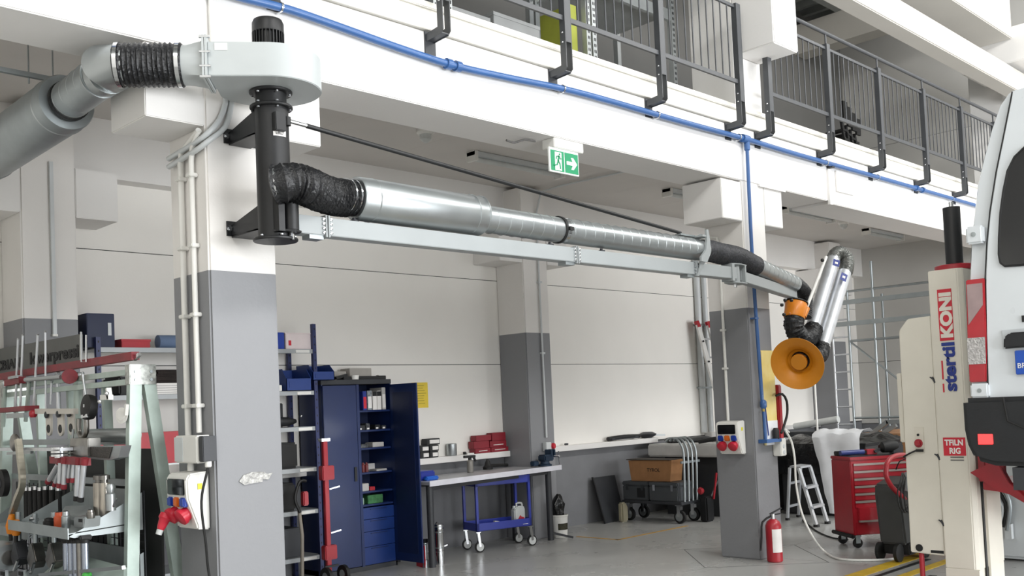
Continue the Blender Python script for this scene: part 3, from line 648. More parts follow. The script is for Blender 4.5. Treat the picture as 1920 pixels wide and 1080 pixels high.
MB().hose([(10.785,5.440,3.203),(10.838,5.430,3.268),(10.899,5.400,3.287),(10.944,5.360,3.229),(10.919,5.340,3.136),(10.868,5.340,3.039)],.077,.016,.07,24,.04).build('hose_bend', mat('grey foil hose','#8e908c',.35,.6,var=.2,scale=40), t)
MB().ball((10.256,5.300,3.140),.022,n=8).build('joint_knob', rubber, t)
MB().lathe((10.121,5.380,2.343),V((10.711,5.380,3.245))-V((10.121,5.380,2.343)),[(0,.078),(0,.084),(.02,.084),(.02,.078)],24).build('clamp', chrome, t)
MB().lathe((10.124,5.290,2.171),V((10.740,5.290,3.025))-V((10.124,5.290,2.171)),[(0,.08),(0,.086),(.02,.086),(.02,.08)],24).build('clamp', chrome, t)
for px0, px1 in (((10.477,5.240,3.154),(10.443,5.240,3.079)),((10.671,5.250,3.010),(10.609,5.250,2.927))):
    a, b = V(px0), V(px1); o = MB().bar(a,b,.075,.004,Fv).build('blue_sticker', inkb, t); 
    m_ = (a+b)/2-Fv*.003; MB().bar(m_+(a-b)*.15,m_+(b-a)*.15,.035,.002,Fv).build('sticker_print', inkw, t)
t = thing('flexible_duct', 'crumpled black hose curving up from the orange collar to the folded arm', 'duct', (9.663,5.300,2.281))
MB().hose([(9.573,5.300,2.485),(9.514,5.280,2.379),(9.583,5.280,2.290),(9.751,5.300,2.248),(9.969,5.340,2.290),(10.112,5.380,2.373)],.098,.024,.07,26,.16).build('sleeve', fabric, t)
hc = V((9.007,4.980,1.972)); ha = (-Fv*.80-Rv*.52-Uv*.30).normalized()
t = thing('hood_hose', 'black hose between the lower aluminium tube and orange hood', 'duct', (9.859,5.200,2.075))
MB().hose([(10.111,5.290,2.171),(10.035,5.260,2.109),(9.845,5.200,2.058),hc-ha*.20,hc-ha*.10],.080,.024,.06,24,.12).build('sleeve', fabric, t)
t = thing('extraction_hood', 'round orange extraction hood dish hanging in front of the second column', 'hood', (8.967,5.000,1.957))
hc = V((9.007,4.980,1.972)); ha = (-Fv*.80-Rv*.52-Uv*.30).normalized()
MB().lathe(hc-ha*.13, ha, [(0,.075),(0,.085),(.045,.095),(.06,.125),(.10,.150),(.132,.20),(.15,.25),(.156,.268),(.150,.268),(.126,.20),(.094,.146),(.07,.124),(.045,.118),(.02,.112)],48,False).build('dish', amber, t)
MB().lathe(hc-ha*.105, ha, [(0,.105),(.004,.112)],32).build('throat', black, t)
MB().lathe(hc-ha*.062, ha, [(0,.080),(.03,.083),(.036,.078),(.036,.01)],32).build('deflector', amber, t)
MB().cyl(hc-ha*.10, hc-ha*.06, .02, n=10).build('deflector_stem', black, t)
# ============================================================ SHELVING ALONG THE BACK WALL
def shelving(x0, x1, label, ztop, levels, inst):
    t = thing('shelving_unit', label, 'shelving', ((x0+x1)/2, 8.78, 0))
    for x in (x0+.02, x1-.02):
        for y in (8.53, 9.0):
            zt = ztop if y < 8.8 else ztop-.06
            u = MB(); u.prism([(x-.02,y-.02,0),(x+.02,y-.02,0),(x+.02,y-.016,0),(x-.016,y-.016,0),(x-.016,y+.02,0),(x-.02,y+.02,0)],(0,0,zt)); o = u.build('upright', shelfblue, t, smooth=False)
            h = MB()
            for k in range(int(zt/.08)): h.box((x-.004,y-.0215,.05+k*.08),(x+.006,y-.0195,.068+k*.08))
            h.build('slot_holes', rubber, o, kind='stuff')
    for z in levels:
        s = MB(); s.box((x0+.01,8.525,z),(x1-.01,9.02,z+.012)); s.box((x0+.01,8.52,z-.03),(x1-.01,8.53,z+.012)); s.build('shelf', shelf_g, t)
        MB().box((x1-.24,8.514,z-.024),(x1-.08,8.52,z+.004)).build('price_rail', whitep, t)
    return t
shelving(4.62, 5.70, 'blue and grey shelving unit right of the near column', 2.59, (.25,.71,1.13,1.54,1.90,2.32), 0)
shelving(3.47, 4.58, 'blue and grey shelving unit behind the tool rack at left', 2.42, (.3,.8,1.9,2.32), 0)
def carton(name, label, cat, a, b, m, grp=None, bev=.004):
    o = MB(); cx, cy, cz = (a[0]+b[0])/2, (a[1]+b[1])/2, min(a[2], b[2]); t = thing(name, label, cat, (cx,cy,cz), grp)
    o.box(a, b).build('body', m, t, bevel=bev); return t
# left unit, top shelf
t = carton('binder_box','tall dark blue file box with grey spine label on the top left shelf','box',(3.42,8.57,2.335),(3.66,8.85,2.63),navy_d)
MB().box((3.60,8.565,2.44),(3.63,8.57,2.55)).build('spine_label', lgrey, t)
t = carton('red_box','flat red box on the top shelf beside the file box','box',(3.72,8.57,2.335),(3.98,8.80,2.405),mat('dull red card','#b3303b',.6,var=.04))
MB().box((3.715,8.565,2.39),(3.985,8.805,2.41)).build('lid', MC['dull red card'], t)
t = thing('cloth_roll','pale blue cloth roll at the right of the top left shelf','cloth',(4.22,8.7,2.335))
MB().lathe((4.10,8.7,2.40),(1,0,0),[(0,.03),(.01,.062),(.3,.065),(.31,.03)],20).build('roll', mat('pale blue cloth','#6b7f9e',.8,bump=.2), t)
t = thing('folded_blankets','dark brown folded blankets on the second left shelf','cloth',(4.2,8.75,1.95))
for k in range(2): MB().box((4.0+.02*k,8.56,2.02+.06*k),(4.48-.03*k,8.95,2.078+.06*k)).build('fold', mat('dark brown cloth','#2f2724',.9,var=.2,bump=.4,bscale=20), t, bevel=.02)
t = carton('paper_stack','white stack of paper under the brown blankets on the second left shelf','paper',(4.02,8.55,1.915),(4.48,8.93,2.015),inkw)
for k in range(4): MB().box((4.018,8.548,1.93+k*.02),(4.482,8.55,1.933+k*.02)).build('sheet_edge', inkg, t)
t = carton('tool_case','black tool case on the second left shelf','case',(3.68,8.55,1.915),(3.98,8.9,2.08),rubber,bev=.015)
MB().box((3.78,8.54,2.03),(3.88,8.55,2.05)).build('latch', dark, t)
t = carton('red_cabinet','wide red metal chest behind the tool rack','chest',(3.42,8.35,.81+.02),(4.5,8.50,.9),red)
bpy.data.objects.remove(t.children[0]); 
MB().box((3.30,8.25,1.30),(4.42,8.50,1.58)).build('body', red, t, bevel=.008)
MB().box((3.30,8.25,0.0),(3.36,8.50,1.30)).build('leg', dark, t); MB().box((4.36,8.25,0.0),(4.42,8.50,1.30)).build('leg', dark, t)
MB().box((3.30,8.245,1.29),(4.42,8.25,1.305)).build('lower_trim', lgrey, t)
t = carton('plastic_crate','grey plastic crate beside the red chest near the column','crate',(4.46,8.3,1.16),(4.60,8.50,1.42),mat('grey crate','#7d8684',.5))
MB().box((4.47,8.31,0),(4.59,8.49,1.16)).build('stand', dark, t)
for z in (1.22,1.30,1.38): MB().box((4.455,8.295,z),(4.605,8.305,z+.012)).build('rib', lgrey, t)
# right unit
t = carton('blue_carton','blue box on the top shelf against the near column','box',(5.10,8.56,2.335),(5.36,8.8,2.50),bluep)
t = carton('printed_carton','white carton with pink print on the top shelf','box',(5.37,8.55,2.335),(5.665,8.80,2.49),mat('white pink card','#e6d9d8',.7,var=.04))
MB().box((5.40,8.546,2.37),(5.43,8.55,2.42)).build('red_print', inkr, t); MB().box((5.36,8.545,2.488),(5.67,8.80,2.498)).build('lid', MC['white pink card'], t)
def bin_(x0, x1, y0, y1, z, h, m, label, grp=None):
    t = thing('storage_bin', label, 'bin', ((x0+x1)/2, y0, z), grp); tk = .006
    b = MB(); b.box((x0,y0,z),(x1,y1,z+tk)); b.box((x0,y1-tk,z),(x1,y1,z+h)); b.box((x0,y0,z),(x1,y0+tk,z+h*.55))
    for x in (x0, x1-tk): b.prism([(x,y0,z),(x,y1,z),(x,y1,z+h),(x,y0+.08,z+h),(x,y0,z+h*.55)],(tk,0,0))
    b.build('tub', m, t, smooth=False); MB().box((x0+.03,y0-.004,z+h*.15),(x1-.03,y0,z+h*.42)).build('label_holder', m, t); return t
binm = mat('bin blue','#1d3c82',.45)
bin_(5.33,5.62,8.50,8.85,1.915,.22,binm,'open blue storage bin on the second shelf, left of the two bins')
bin_(5.64,5.90,8.50,8.80,1.915+.1,.16,binm,'open blue storage bin jutting past the shelf upright')
t = thing('spray_bottle','white spray bottle beside the blue bins','bottle',(5.24,8.7,1.915))
MB().lathe((5.24,8.66,1.915),(0,0,1),[(0,.04),(.01,.045),(.13,.045),(.17,.02),(.2,.016)],16).build('bottle', clearp, t)
MB().box((5.20,8.645,2.11),(5.31,8.675,2.15)).build('trigger_head', whitep, t, bevel=.008); MB().bar((5.29,8.66,2.13),(5.31,8.66,2.08),.015,.01).build('trigger', rubber, t)
carton('white_container','low white container in front of the spray bottle','box',(5.15,8.535,1.915),(5.30,8.60,1.975),whitep)
dstuff = mat('dark gear','#26282a',.5,var=.2,scale=20)
t = thing('car_part','dark moulded car part on the third shelf','part',(5.3,8.75,1.555))
MB().lathe((5.0,8.75,1.61),(1,0,0),[(0,.02),(.06,.045),(.3,.055),(.5,.045),(.58,.02)],16).build('moulding', dstuff, t); MB().ball((5.55,8.6,1.66),.014,n=8).build('chrome_cap', chrome, t)
t = carton('black_case','black plastic case on the fourth shelf','case',(4.95,8.6,1.145),(5.5,8.95,1.40),rubber,bev=.02); MB().box((5.15,8.59,1.32),(5.30,8.60,1.35)).build('handle', dark, t)
t = carton('black_bin','black bin on the lowest visible shelf beside the column','bin',(4.95,8.58,.725),(5.45,8.95,1.0),rubber,bev=.02); MB().box((5.1,8.57,.9),(5.3,8.58,.94)).build('handle', dark, t)
t = carton('dark_crate','dark crate on the bottom shelf beside the red hand truck','crate',(4.95,8.58,.265),(5.5,8.95,.55),dark,bev=.01); MB().box((5.1,8.57,.45),(5.3,8.58,.49)).build('handle', rubber, t)
t = carton('dark_box','dark folded box on the third shelf behind the moulded part','box',(4.8,8.85,1.555),(5.5,9.0,1.80),dstuff,bev=.008); MB().box((4.85,8.845,1.6),(5.0,8.85,1.7)).build('label', inkg, t)
# red hand truck
t = thing('hand_truck','red upright post jack standing before the blue shelving','jack',(5.60,8.28,0))
MB().box((5.575,8.26,.12),(5.625,8.30,1.40)).build('mast', red, t, bevel=.004)
MB().box((5.55,8.25,1.40),(5.65,8.31,1.43)).build('cap', chrome, t)
for z in (1.02,.14+.1): MB().box((5.54,8.235,z),(5.68,8.315,z+.14)).build('bracket', red, t, bevel=.008)
for z in (.93,.50): MB().bar((5.62,8.25,z),(5.72,8.22,z+.02),.014,.014).build('lever', chrome, t)
for x in (5.50,5.70): 
    w_ = MB().lathe((x,8.2,.09),(1,0,0),[(0,.05),(.0,.09),(.035,.09),(.035,.05)],20).build('wheel', rubber, t); MB().lathe((x-.002,8.2,.09),(1,0,0),[(0,.045),(.039,.045)],14).build('hub', chrome, w_)
MB().box((5.48,8.1,.02),(5.72,8.30,.05)).build('foot', red, t)
MB().box((5.52,8.22,.17),(5.68,8.24,.19)).build('crossbar', black, t)
t = thing('strap_tool','black strap wrench with pale handle leaning on the shelves','tool',(5.32,8.3,0))
MB().tube([(5.33,8.34,.05),(5.36,8.36,.5),(5.36,8.40,.75)],.018,10).build('handle', mat('pale wood','#8d857a',.7), t)
MB().tube([(5.36,8.38,.72),(5.32,8.40,.86),(5.38,8.40,1.02),(5.45,8.40,1.02)],.016,8,.03).build('strap', rubber, t)
MB().box((5.40,8.37,.78),(5.46,8.43,.92)).build('clamp', red, t, bevel=.01)
# ============================================================ BLUE CABINET
x0, x1, y0, y1, zt = 5.80, 6.70, 8.60, 9.03, 1.97
t = thing('tool_cabinet','tall navy blue steel cabinet with right door swung open','cabinet',((x0+x1)/2,8.8,0))
MB().box((x0,y0,0),(x0+.015,y1,zt)).build('side_panel', navy, t); MB().box((x1-.015,y0,0),(x1,y1,zt)).build('side_panel', navy, t)
MB().box((x0,y1-.012,0),(x1,y1,zt)).build('back_panel', navy_d, t)
MB().box((x0-.005,y0-.005,zt),(x1+.005,y1,zt+.05)).build('top_panel', dark, t, bevel=.004)
MB().box((x0,y0,0),(x1,y1,.05)).build('plinth', dark, t)
dl = MB().box((x0+.003,y0-.022,.06),(6.22,y0-.002,zt-.01)).build('door', navy, t, bevel=.003)
MB().box((6.16,y0-.034,.95),(6.19,y0-.022,1.1)).build('handle', black, dl)
dr = MB().box((x1-.022,y0-.46,.06),(x1-.002,y0-.002,zt-.01)).build('door', navy, t, bevel=.003)
MB().box((x1-.026,y0-.40,.15),(x1-.022,y0-.06,zt-.10)).build('stiffener', navy_d, dr); MB().box((x1-.002,y0-.43,.95),(x1+.012,y0-.40,1.1)).build('handle', black, dr)
MB().box((6.225,y0-.02,.05),(6.26,y0+.02,zt-.005)).build('centre_post', navy, t)
SZ = (1.69,1.48,1.29,1.03,.83,.69)
for z in SZ: MB().box((x0+.016,y0+.01,z-.02),(x1-.016,y1-.013,z)).build('shelf', navy, t)
for k, (a, b) in enumerate(((.055,.24),(.245,.40),(.405,.53),(.535,.655))):
    d_ = MB().box((6.26,y0-.002,a),(x1-.02,y1-.02,b)).build('drawer', mat('drawer blue','#0f3070',.4), t, bevel=.003); MB().box((6.36,y0-.010,b-.022),(6.58,y0-.002,b-.012)).build('grip', navy, d_)
def book(x, w_, h, m, label, top=None):
    t = thing('ring_binder', label, 'binder', (x,8.66,SZ[0]), 'ring binders in the blue cabinet')
    MB().box((x,8.63,SZ[0]+.001),(x+w_,8.85,SZ[0]+h)).build('cover', m, t, bevel=.003)
    MB().box((x+.006,8.628,SZ[0]+.02),(x+w_-.006,8.63,SZ[0]+h*.7)).build('spine_label', top or inkw, t); return t
bk = mat('binder grey','#b9b7b4',.6)
book(6.27,.018,.20,bk,'thin grey folder at the left of the cabinet top shelf')
book(6.345,.05,.205,inkb,'blue ring binder with red and white spine on cabinet top shelf',inkr)
book(6.405,.06,.21,mat('clear plastic binder','#9aa2a8',.3,var=.3,scale=40),'clear plastic binder between blue and white ones in cabinet')
book(6.475,.055,.20,inkw,'white ring binder with black spine head, left one of the two')
book(6.535,.055,.205,inkw,'white ring binder with black spine head, right one of the two')
book(6.60,.05,.24,bk,'tallest grey binder at the right end of cabinet top shelf')
for x in (6.476,6.536): o = MB().box((x,8.626,SZ[0]+.15),(x+.053,8.632,SZ[0]+.2)).build('spine_head', inkm, [c for c in bpy.data.objects if c.get('category') == 'binder' and abs(c.location.x-x) < .01][0])
small = [(6.28,1,.05,.09,dstuff,'grey parts tray at the left of the second cabinet shelf'),(6.38,1,.07,.05,mat('mixed parts','#6c6f73',.5,.3,var=.4,scale=40),'open tray of mixed parts on the second cabinet shelf'),(6.50,1,.05,.07,dstuff,'dark small carton with white tag on the second cabinet shelf'),(6.59,1,.04,.06,dark,'smallest dark carton at right of the second cabinet shelf'),
(6.28,2,.04,.12,MC['mixed parts'],'flat grey parts pack on the third cabinet shelf'),(6.46,2,.05,.15,bk,'pale parts pack at right of the third cabinet shelf'),
(6.27,3,.12,.05,mat('bottle white','#cfcac2',.5),'small white bottle on the fourth cabinet shelf'),(6.33,3,.10,.08,mat('dark red can','#6d2a2c',.45),'dark red can pair on the fourth cabinet shelf'),(6.50,3,.02,.14,bk,'flat grey strip on the fourth cabinet shelf'),
(6.28,4,.08,.11,bk,'crumpled grey bag on the fifth cabinet shelf'),(6.40,4,.04,.07,red,'small red tool on the fifth cabinet shelf'),
(6.27,5,.07,.05,mat('pale green box','#8fa99a',.6),'pale green tin on the lowest cabinet shelf'),(6.37,5,.09,.20,mat('green carton','#3f7d4a',.6,var=.2,scale=30),'green printed carton on the lowest cabinet shelf')]
for x, lv, h, w_, m, lab in small:
    t = thing('shelf_item', lab, 'item', (x,8.66,SZ[lv])); t.name = 'parts_box' if 'bottle' not in lab and 'can' not in lab else 'bottle'
    OFF[t.name] = V(t.location)
    if 'bottle' in lab or 'can' in lab:
        for k in range(2 if 'pair' in lab else 1): MB().lathe((x+.02+k*.045,8.68,SZ[lv]+.001),(0,0,1),[(0,.02),(h*.75,.021),(h*.85,.012),(h,.012)],12).build('body', m, t)
    else:
        MB().box((x,8.64,SZ[lv]+.001),(x+w_,8.78,SZ[lv]+h)).build('body', m, t, bevel=.004)
        if lv == 1: MB().box((x+.01,8.636,SZ[lv]+.005),(x+.04,8.64,SZ[lv]+.022)).build('tag', inkw, t)
# on top of the cabinet
zt2 = zt+.051
carton('grey_carton','long pale carton on top of the blue cabinet','box',(5.98,8.85,zt2),(6.30,9.0,zt2+.10),mat('pale card','#b7b2ab',.8))
carton('grey_carton','taller pale carton standing right of the long one on the cabinet','box',(6.31,8.80,zt2),(6.60,8.98,zt2+.13),MC['pale card'])
t = thing('black_tray','black tray of parts at the front of the cabinet top','tray',(6.2,8.66,zt2)); MB().box((6.10,8.62,zt2),(6.62,8.76,zt2+.035)).build('tray', black, t, bevel=.006); MB().bar((6.02,8.66,zt2+.02),(6.16,8.66,zt2+.05),.05,.03).build('handle', black, t)
t = thing('white_cup','white cup in front of the black tray','cup',(6.20,8.60,zt2)); MB().lathe((6.24,8.615,zt2),(0,0,1),[(0,.038),(.045,.045),(.045,.04),(.006,.034)],20,False).build('cup', whitep, t); MB().lathe((6.24,8.615,zt2+.002),(0,0,1),[(0,.036),(.006,.036)],20).build('cup_base', whitep, t)
t = carton('small_black_box','small black box with white lid at the right of the cabinet top','box',(6.60,8.66,zt2),(6.69,8.72,zt2+.04),black); MB().box((6.62,8.70,zt2+.04),(6.72,8.75,zt2+.05)).build('lid', whitep, t)
# yellow notice
t = thing('yellow_notice','yellow printed notice taped to the back wall above the bench','notice',(7.5,9.04,1.7))
MB().box((7.36,9.044,1.69),(7.60,9.049,1.99)).build('paper', yellow, t)
for k, (a, b) in enumerate(((.06,.18),(.08,.16),(.05,.19),(.03,.21),(.06,.18),(.07,.17),(.06,.18),(.09,.19))): MB().box((7.36+a,9.0425,1.95-k*.03),(7.36+b,9.044,1.956-k*.03)).build('print_line', mat('faint ink','#b09a3c',.7), t)
# ============================================================ WORKBENCH
t = thing('workbench','grey topped workbench on round legs right of the blue cabinet','bench',(7.9,8.3,0))
MB().prism([(6.74,8.05,.87),(9.10,8.33,.87),(9.08,8.555,.87),(8.80,8.555,.87),(8.80,8.86,.87),(6.74,8.86,.87)],(0,0,.035)).build('worktop', steelw, t, bevel=.004)
MB().bar((6.735,8.045,.888),(9.10,8.325,.880),.008,.058).build('front_edge', mat('bright steel edge','#e4e4ec',.4,.2), t)
for x, y in ((6.80,8.13),(8.92,8.39),(6.84,8.78),(8.70,8.78)): MB().cyl((x,y,0),(x,y,.87),.038,n=20).build('leg', dark, t)
MB().box((6.8,8.76,.79),(8.75,8.80,.87)).build('rear_rail', dark, t); MB().bar((6.80,8.13,.84),(8.92,8.39,.84),.03,.06).build('front_rail', dark, t)
MB().bar((8.90,8.40,.10),(9.12,8.20,.02),.03,.025).build('foot_bar', dark, t)
zb = .906
t = thing('blue_case','small blue plastic case at the left end of the workbench','case',(6.95,8.25,zb)); MB().box((6.80,8.28,zb),(7.02,8.48,zb+.10)).build('body', mat('deep blue plastic','#1c2f8e',.35), t, bevel=.015); MB().box((6.84,8.22,zb),(7.02,8.28,zb+.045)).build('lid', mat('bright blue plastic','#1f5fc0',.3), t, bevel=.012)
t = thing('spray_gun','bare grey spray gun cup standing on the bench','spray gun',(7.55,8.3,zb)); cx, cy, _ = (7.872,8.653,0.906)
MB().lathe((cx,cy,zb),(0,0,1),[(0,.036),(.004,.038),(.135,.038),(.14,.03),(.15,.02)],24).build('cup', mat('grey can','#8d8a84',.45,.3), t)
MB().bar((cx-.09,cy,zb+.19),(cx+.08,cy,zb+.185),.03,.03).build('gun_body', black, t); MB().bar((cx,cy,zb+.145),(cx,cy,zb+.18),.03,.03).build('gun_neck', black, t); MB().bar((cx+.05,cy,zb+.19),(cx+.09,cy,zb+.13),.02,.02).build('gun_grip', black, t)
t = thing('polisher','black hand polisher lying on the bench behind the grey can','tool',(7.8,8.4,zb)); cx, cy, _ = (8.321,8.826,0.906)
MB().lathe((cx,cy,zb),(0,0,1),[(0,.06),(.03,.062),(.05,.04),(.09,.03),(.13,.012)],16).build('head', rubber, t); MB().tube([(cx,cy,zb+.04),(cx+.15,cy+.02,zb+.035),(cx+.38,cy+.05,zb+.025)],.02,10).build('grip', rubber, t)
t = thing('air_ratchet','dark tool lying flat on the bench left of the grey can','tool',(7.3,8.4,zb)); cx, cy, _ = (7.854,9.081,0.906)
MB().tube([(cx-.15,cy,zb+.018),(cx,cy+.03,zb+.02),(cx+.22,cy+.08,zb+.02)],.016,10).build('body', rubber, t); MB().lathe((cx+.06,cy+.04,zb),(0,0,1),[(0,.03),(.035,.03)],12).build('head', dark, t)
t = thing('bench_vise','dark blue bench vise with red tipped handle at the bench end','vise',(8.98,8.44,zb)); vm = mat('vise blue','#22384f',.5,.3,var=.15)
MB().lathe((8.93,8.44,zb),(0,0,1),[(0,.085),(.02,.085),(.03,.06),(.06,.055)],20).build('base', vm, t)
MB().box((8.86,8.37,zb+.06),(9.03,8.50,zb+.14)).build('body', vm, t, bevel=.015); MB().box((8.98,8.38,zb+.10),(9.02,8.49,zb+.20)).build('jaw', vm, t, bevel=.006); MB().box((9.04,8.38,zb+.10),(9.07,8.49,zb+.20)).build('jaw', vm, t, bevel=.006)
MB().box((8.75,8.46,zb+.01),(8.85,8.53,zb+.07)).build('anvil', vm, t, bevel=.01); MB().cyl((9.0,8.34,zb+.12),(9.0,8.26,zb+.12),.012,n=10).build('screw', chrome, t); MB().cyl((9.0,8.27,zb+.02),(9.0,8.27,zb+.18),.007,n=8).build('handle', chrome, t)
t = thing('red_outlet','red outlet with grey box on the middle back column above the vise','socket',(9.08,8.55,1.1)); MB().box((9.03,8.50,1.08),(9.13,8.568,1.19)).build('box', lgrey, t, bevel=.006); MB().lathe((9.15,8.53,1.14),(.3,-1,0),[(0,.03),(.03,.04),(.05,.035)],14).build('outlet', red_p, t)
# sill items
pm = mat('black carton','#2a2b2b',.6)
for k, (a, b, lab) in enumerate((((7.36,8.93,1.101),(7.49,9.03,1.175),'black and white small carton, bottom left of the stack on the sill'),((7.50,8.93,1.101),(7.63,9.03,1.175),'black and white small carton, bottom right of the stack on the sill'),((7.35,8.93,1.177),(7.49,9.03,1.25),'black and white small carton, middle left of the stack on the sill'),((7.50,8.93,1.177),(7.64,9.03,1.25),'black and white small carton, middle right of the stack on the sill'),((7.46,8.93,1.252),(7.66,9.03,1.325),'wider dark carton lying on top of the stack on the sill'))):
    t = carton('parts_carton',lab,'box',a,b,pm,'small cartons stacked on the sill'); MB().box((a[0]+.04,8.927,a[2]+.015),(b[0]-.012,8.93,b[2]-.015)).build('label', inkw, t)
t = thing('metal_can','plain metal can on the sill between cartons and red boxes','can',(7.9,8.98,1.1)); MB().lathe((7.88,8.98,1.101),(0,0,1),[(0,.06),(.005,.063),(.14,.063),(.145,.058),(.14,.055)],28).build('body', galv, t)
t = thing('round_knob','small dark knob on the sill right of the metal can','knob',(8.08,8.97,1.1)); MB().lathe((8.08,8.97,1.101),(0,0,1),[(0,.02),(.03,.022),(.035,.012)],12).build('knob', rubber, t); MB().box((8.09,8.93,1.101),(8.2,9.0,1.115)).build('tag', whitep, t)
rb = mat('dark red carton','#8e1f2d',.5,var=.08)
for k, (a, b, lab) in enumerate((((8.22,8.93,1.101),(8.48,9.03,1.16),'red carton with white script, bottom left of the red pile'),((8.49,8.93,1.101),(8.79,9.03,1.16),'red carton with white script, bottom right of the red pile'),((8.20,8.93,1.162),(8.46,9.03,1.25),'red carton, left in the middle row of the red pile'),((8.47,8.93,1.162),(8.76,9.03,1.24),'red carton with script, right in the middle row of the red pile'),((8.24,8.93,1.252),(8.50,9.03,1.32),'red carton at the top left of the red pile'),((8.51,8.93,1.242),(8.75,9.03,1.34),'red carton at the top right of the red pile'))):
    t = carton('red_carton',lab,'box',a,b,rb,'red cartons on the sill by the middle back column'); c_ = t.children[0]
    if 'script' in lab: MB().bar((a[0]+.06,8.927,a[2]+.028),(b[0]-.06,8.927,a[2]+.03),.003,.008).build('white_script', inkw, t)
t = thing('headlamp_unit','long black bumper grille lying on the right sill','car part',(11.1,8.98,1.1)); MB().tube([(10.80,8.97,1.135),(11.15,8.96,1.15),(11.5,8.97,1.14)],.032,12,.1).build('grille', black, t); MB().box((10.85,8.935,1.12),(11.45,8.94,1.15)).build('insert', dark, t)
t = thing('small_motor','tiny dark part on the right sill near the middle back column','part',(9.93,8.98,1.1)); MB().lathe((9.90,8.98,1.117),(1,0,0),[(0,.008),(.01,.014),(.06,.014),(.07,.008)],12).build('part', dark, t)
t = thing('side_mirror','dark housing with grey rim on the right sill end','car part',(11.75,8.93,1.1)); MB().lathe((11.72,8.97,1.101),(0,0,1),[(0,.05),(.04,.12),(.06,.13),(.09,.07)],20).build('housing', dark, t); MB().bar((11.8,8.95,1.14),(12.0,8.9,1.13),.10,.03).build('arm', lgrey, t)
# ============================================================ BLUE CART
rc_ = math.atan2(8.29-8.45, 8.41-7.77)
t = thing('service_cart','blue two shelf service cart parked under the workbench','cart',(8.15,8.52,0),None,rc_,True)
cm = mat('cart blue','#27379a',.4,var=.05); L2, W2 = .37, .17
for z in (.24,.755):
    s = MB(); s.box((-L2,-W2,z),(L2,W2,z+.006)); s.box((-L2,-W2,z),(L2,-W2+.004,z+.09)); s.box((-L2,W2-.004,z),(L2,W2,z+.09)); s.box((-L2,-W2,z),(-L2+.004,W2,z+.09)); s.box((L2-.004,-W2,z),(L2,W2,z+.09)); s.build('tray', cm, t, smooth=False)
for x in (-L2+.015,L2-.015):
    for y in (-W2+.015,W2-.015):
        MB().box((x-.015,y-.015,.24),(x+.015,y+.015,.84)).build('post', cm, t)
        c_ = MB(); c_.box((x-.03,y-.02,.225),(x+.03,y+.02,.235)); c_.bar((x,y-.018,.225),(x+.02,y-.018,.065),.006,.03); c_.bar((x,y+.018,.225),(x+.02,y+.018,.065),.006,.03)
        f = c_.build('caster', chrome, t); 
        w_ = MB().lathe((x+.02,y-.013,.062),(0,1,0),[(0,.05),(.003,.062),(.023,.062),(.026,.05)],24).build('tyre', rubber, f); MB().lathe((x+.02,y-.0145,.062),(0,1,0),[(0,.048),(.029,.048)],20).build('wheel', clearp, f)
MB().box((.25,-W2-.002,.265),(.32,-W2,.270)).build('print_mark', inkw, t)
def onc(x, y, z): 
    c, s = math.cos(rc_), math.sin(rc_); return (8.15+x*c-y*s, 8.52+x*s+y*c, z)
t = thing('jerrycan','milky canister with red label on the lower cart shelf','canister',onc(.26,-.05,.247),None,rc_,True)
cb_ = MB(); cb_.prism([(-.075,-.045,0),(.075,-.045,0),(.075,-.045,.2),(.06,-.045,.225),(-.03,-.045,.225),(-.075,-.045,.19)],(0,.09,0)); cb_.build('canister', clearp, t, bevel=.012)
MB().tube([(-.02,0,.215),(-.02,0,.255),(.05,0,.255),(.055,0,.21)],.012,8,.02).build('handle', clearp, t); MB().lathe((-.055,0,.2),(0,0,1),[(0,.018),(.03,.018)],12).build('cap', lgrey, t)
MB().prism([(-.04,-.0465,.0),(.055,-.0465,.0),(.055,-.0465,.09),(.02,-.0465,.10),(0,-.0465,.12),(-.02,-.0465,.09),(-.04,-.0465,.06)],(0,-.002,0)).build('red_label', red_p, t)
t = thing('air_gun','black and white air gun on the lower cart shelf','tool',onc(-.12,-.05,.247),None,rc_,True)
MB().bar((-.10,.02,.03),(.06,0,.04),.07,.05).build('body', rubber, t); MB().bar((.03,-.03,.075),(.13,-.02,.055),.03,.022).build('white_barrel', whitep, t); MB().bar((.07,-.03,.02),(.07,-.03,.06),.012,.012).build('nozzle', chrome, t)
t = thing('rag_pile','black rags beside the air gun on the cart','rags',onc(-.25,.02,.247),None,rc_,True); MB().ball((0,0,.02),.05,(1.3,1,.5)).build('rag', rubber, t)
# silver thermos cylinder, red books
t = thing('steel_cylinder','tall shiny steel cylinder on the floor beside the left bench leg','cylinder',(6.98,8.22,0))
MB().lathe((6.98,8.22,0),(0,0,1),[(0,.048),(.0,.052),(.13,.052),(.133,.055),(.145,.055),(.148,.050),(.36,.050),(.365,.053),(.378,.053),(.38,.05),(.425,.05),(.43,.046)],32).build('body', chrome, t)
for z in (.17,.34,.40): MB().lathe((6.98,8.22,z),(0,0,1),[(0,.050),(.003,.053),(.012,.053),(.015,.050)],32).build('band', galv, t)
MB().bar((6.93,8.20,.43),(6.95,8.20,.45),.02,.02).build('latch', chrome, t); MB().bar((7.02,8.19,.19),(7.06,8.18,.20),.012,.012).build('latch', chrome, t)
t = thing('red_folder','red folder leaning beside the open cabinet door on the floor','folder',(6.72,8.12,0)); MB().bar((6.735,8.24,0.005),(6.72,8.22,.24),.012,.14,(0,1,0)).build('folder', red, t)
t = thing('small_valve','small dark fitting on the floor between red folder and bench leg','fitting',(6.78,8.2,0))
MB().lathe((6.755,8.19,0),(0,0,1),[(0,.03),(.08,.03),(.09,.02),(.24,.02),(.25,.03),(.26,.03)],14).build('body', galv_dull, t); MB().box((6.74,8.18,.26),(6.79,8.21,.30)).build('head', black, t)
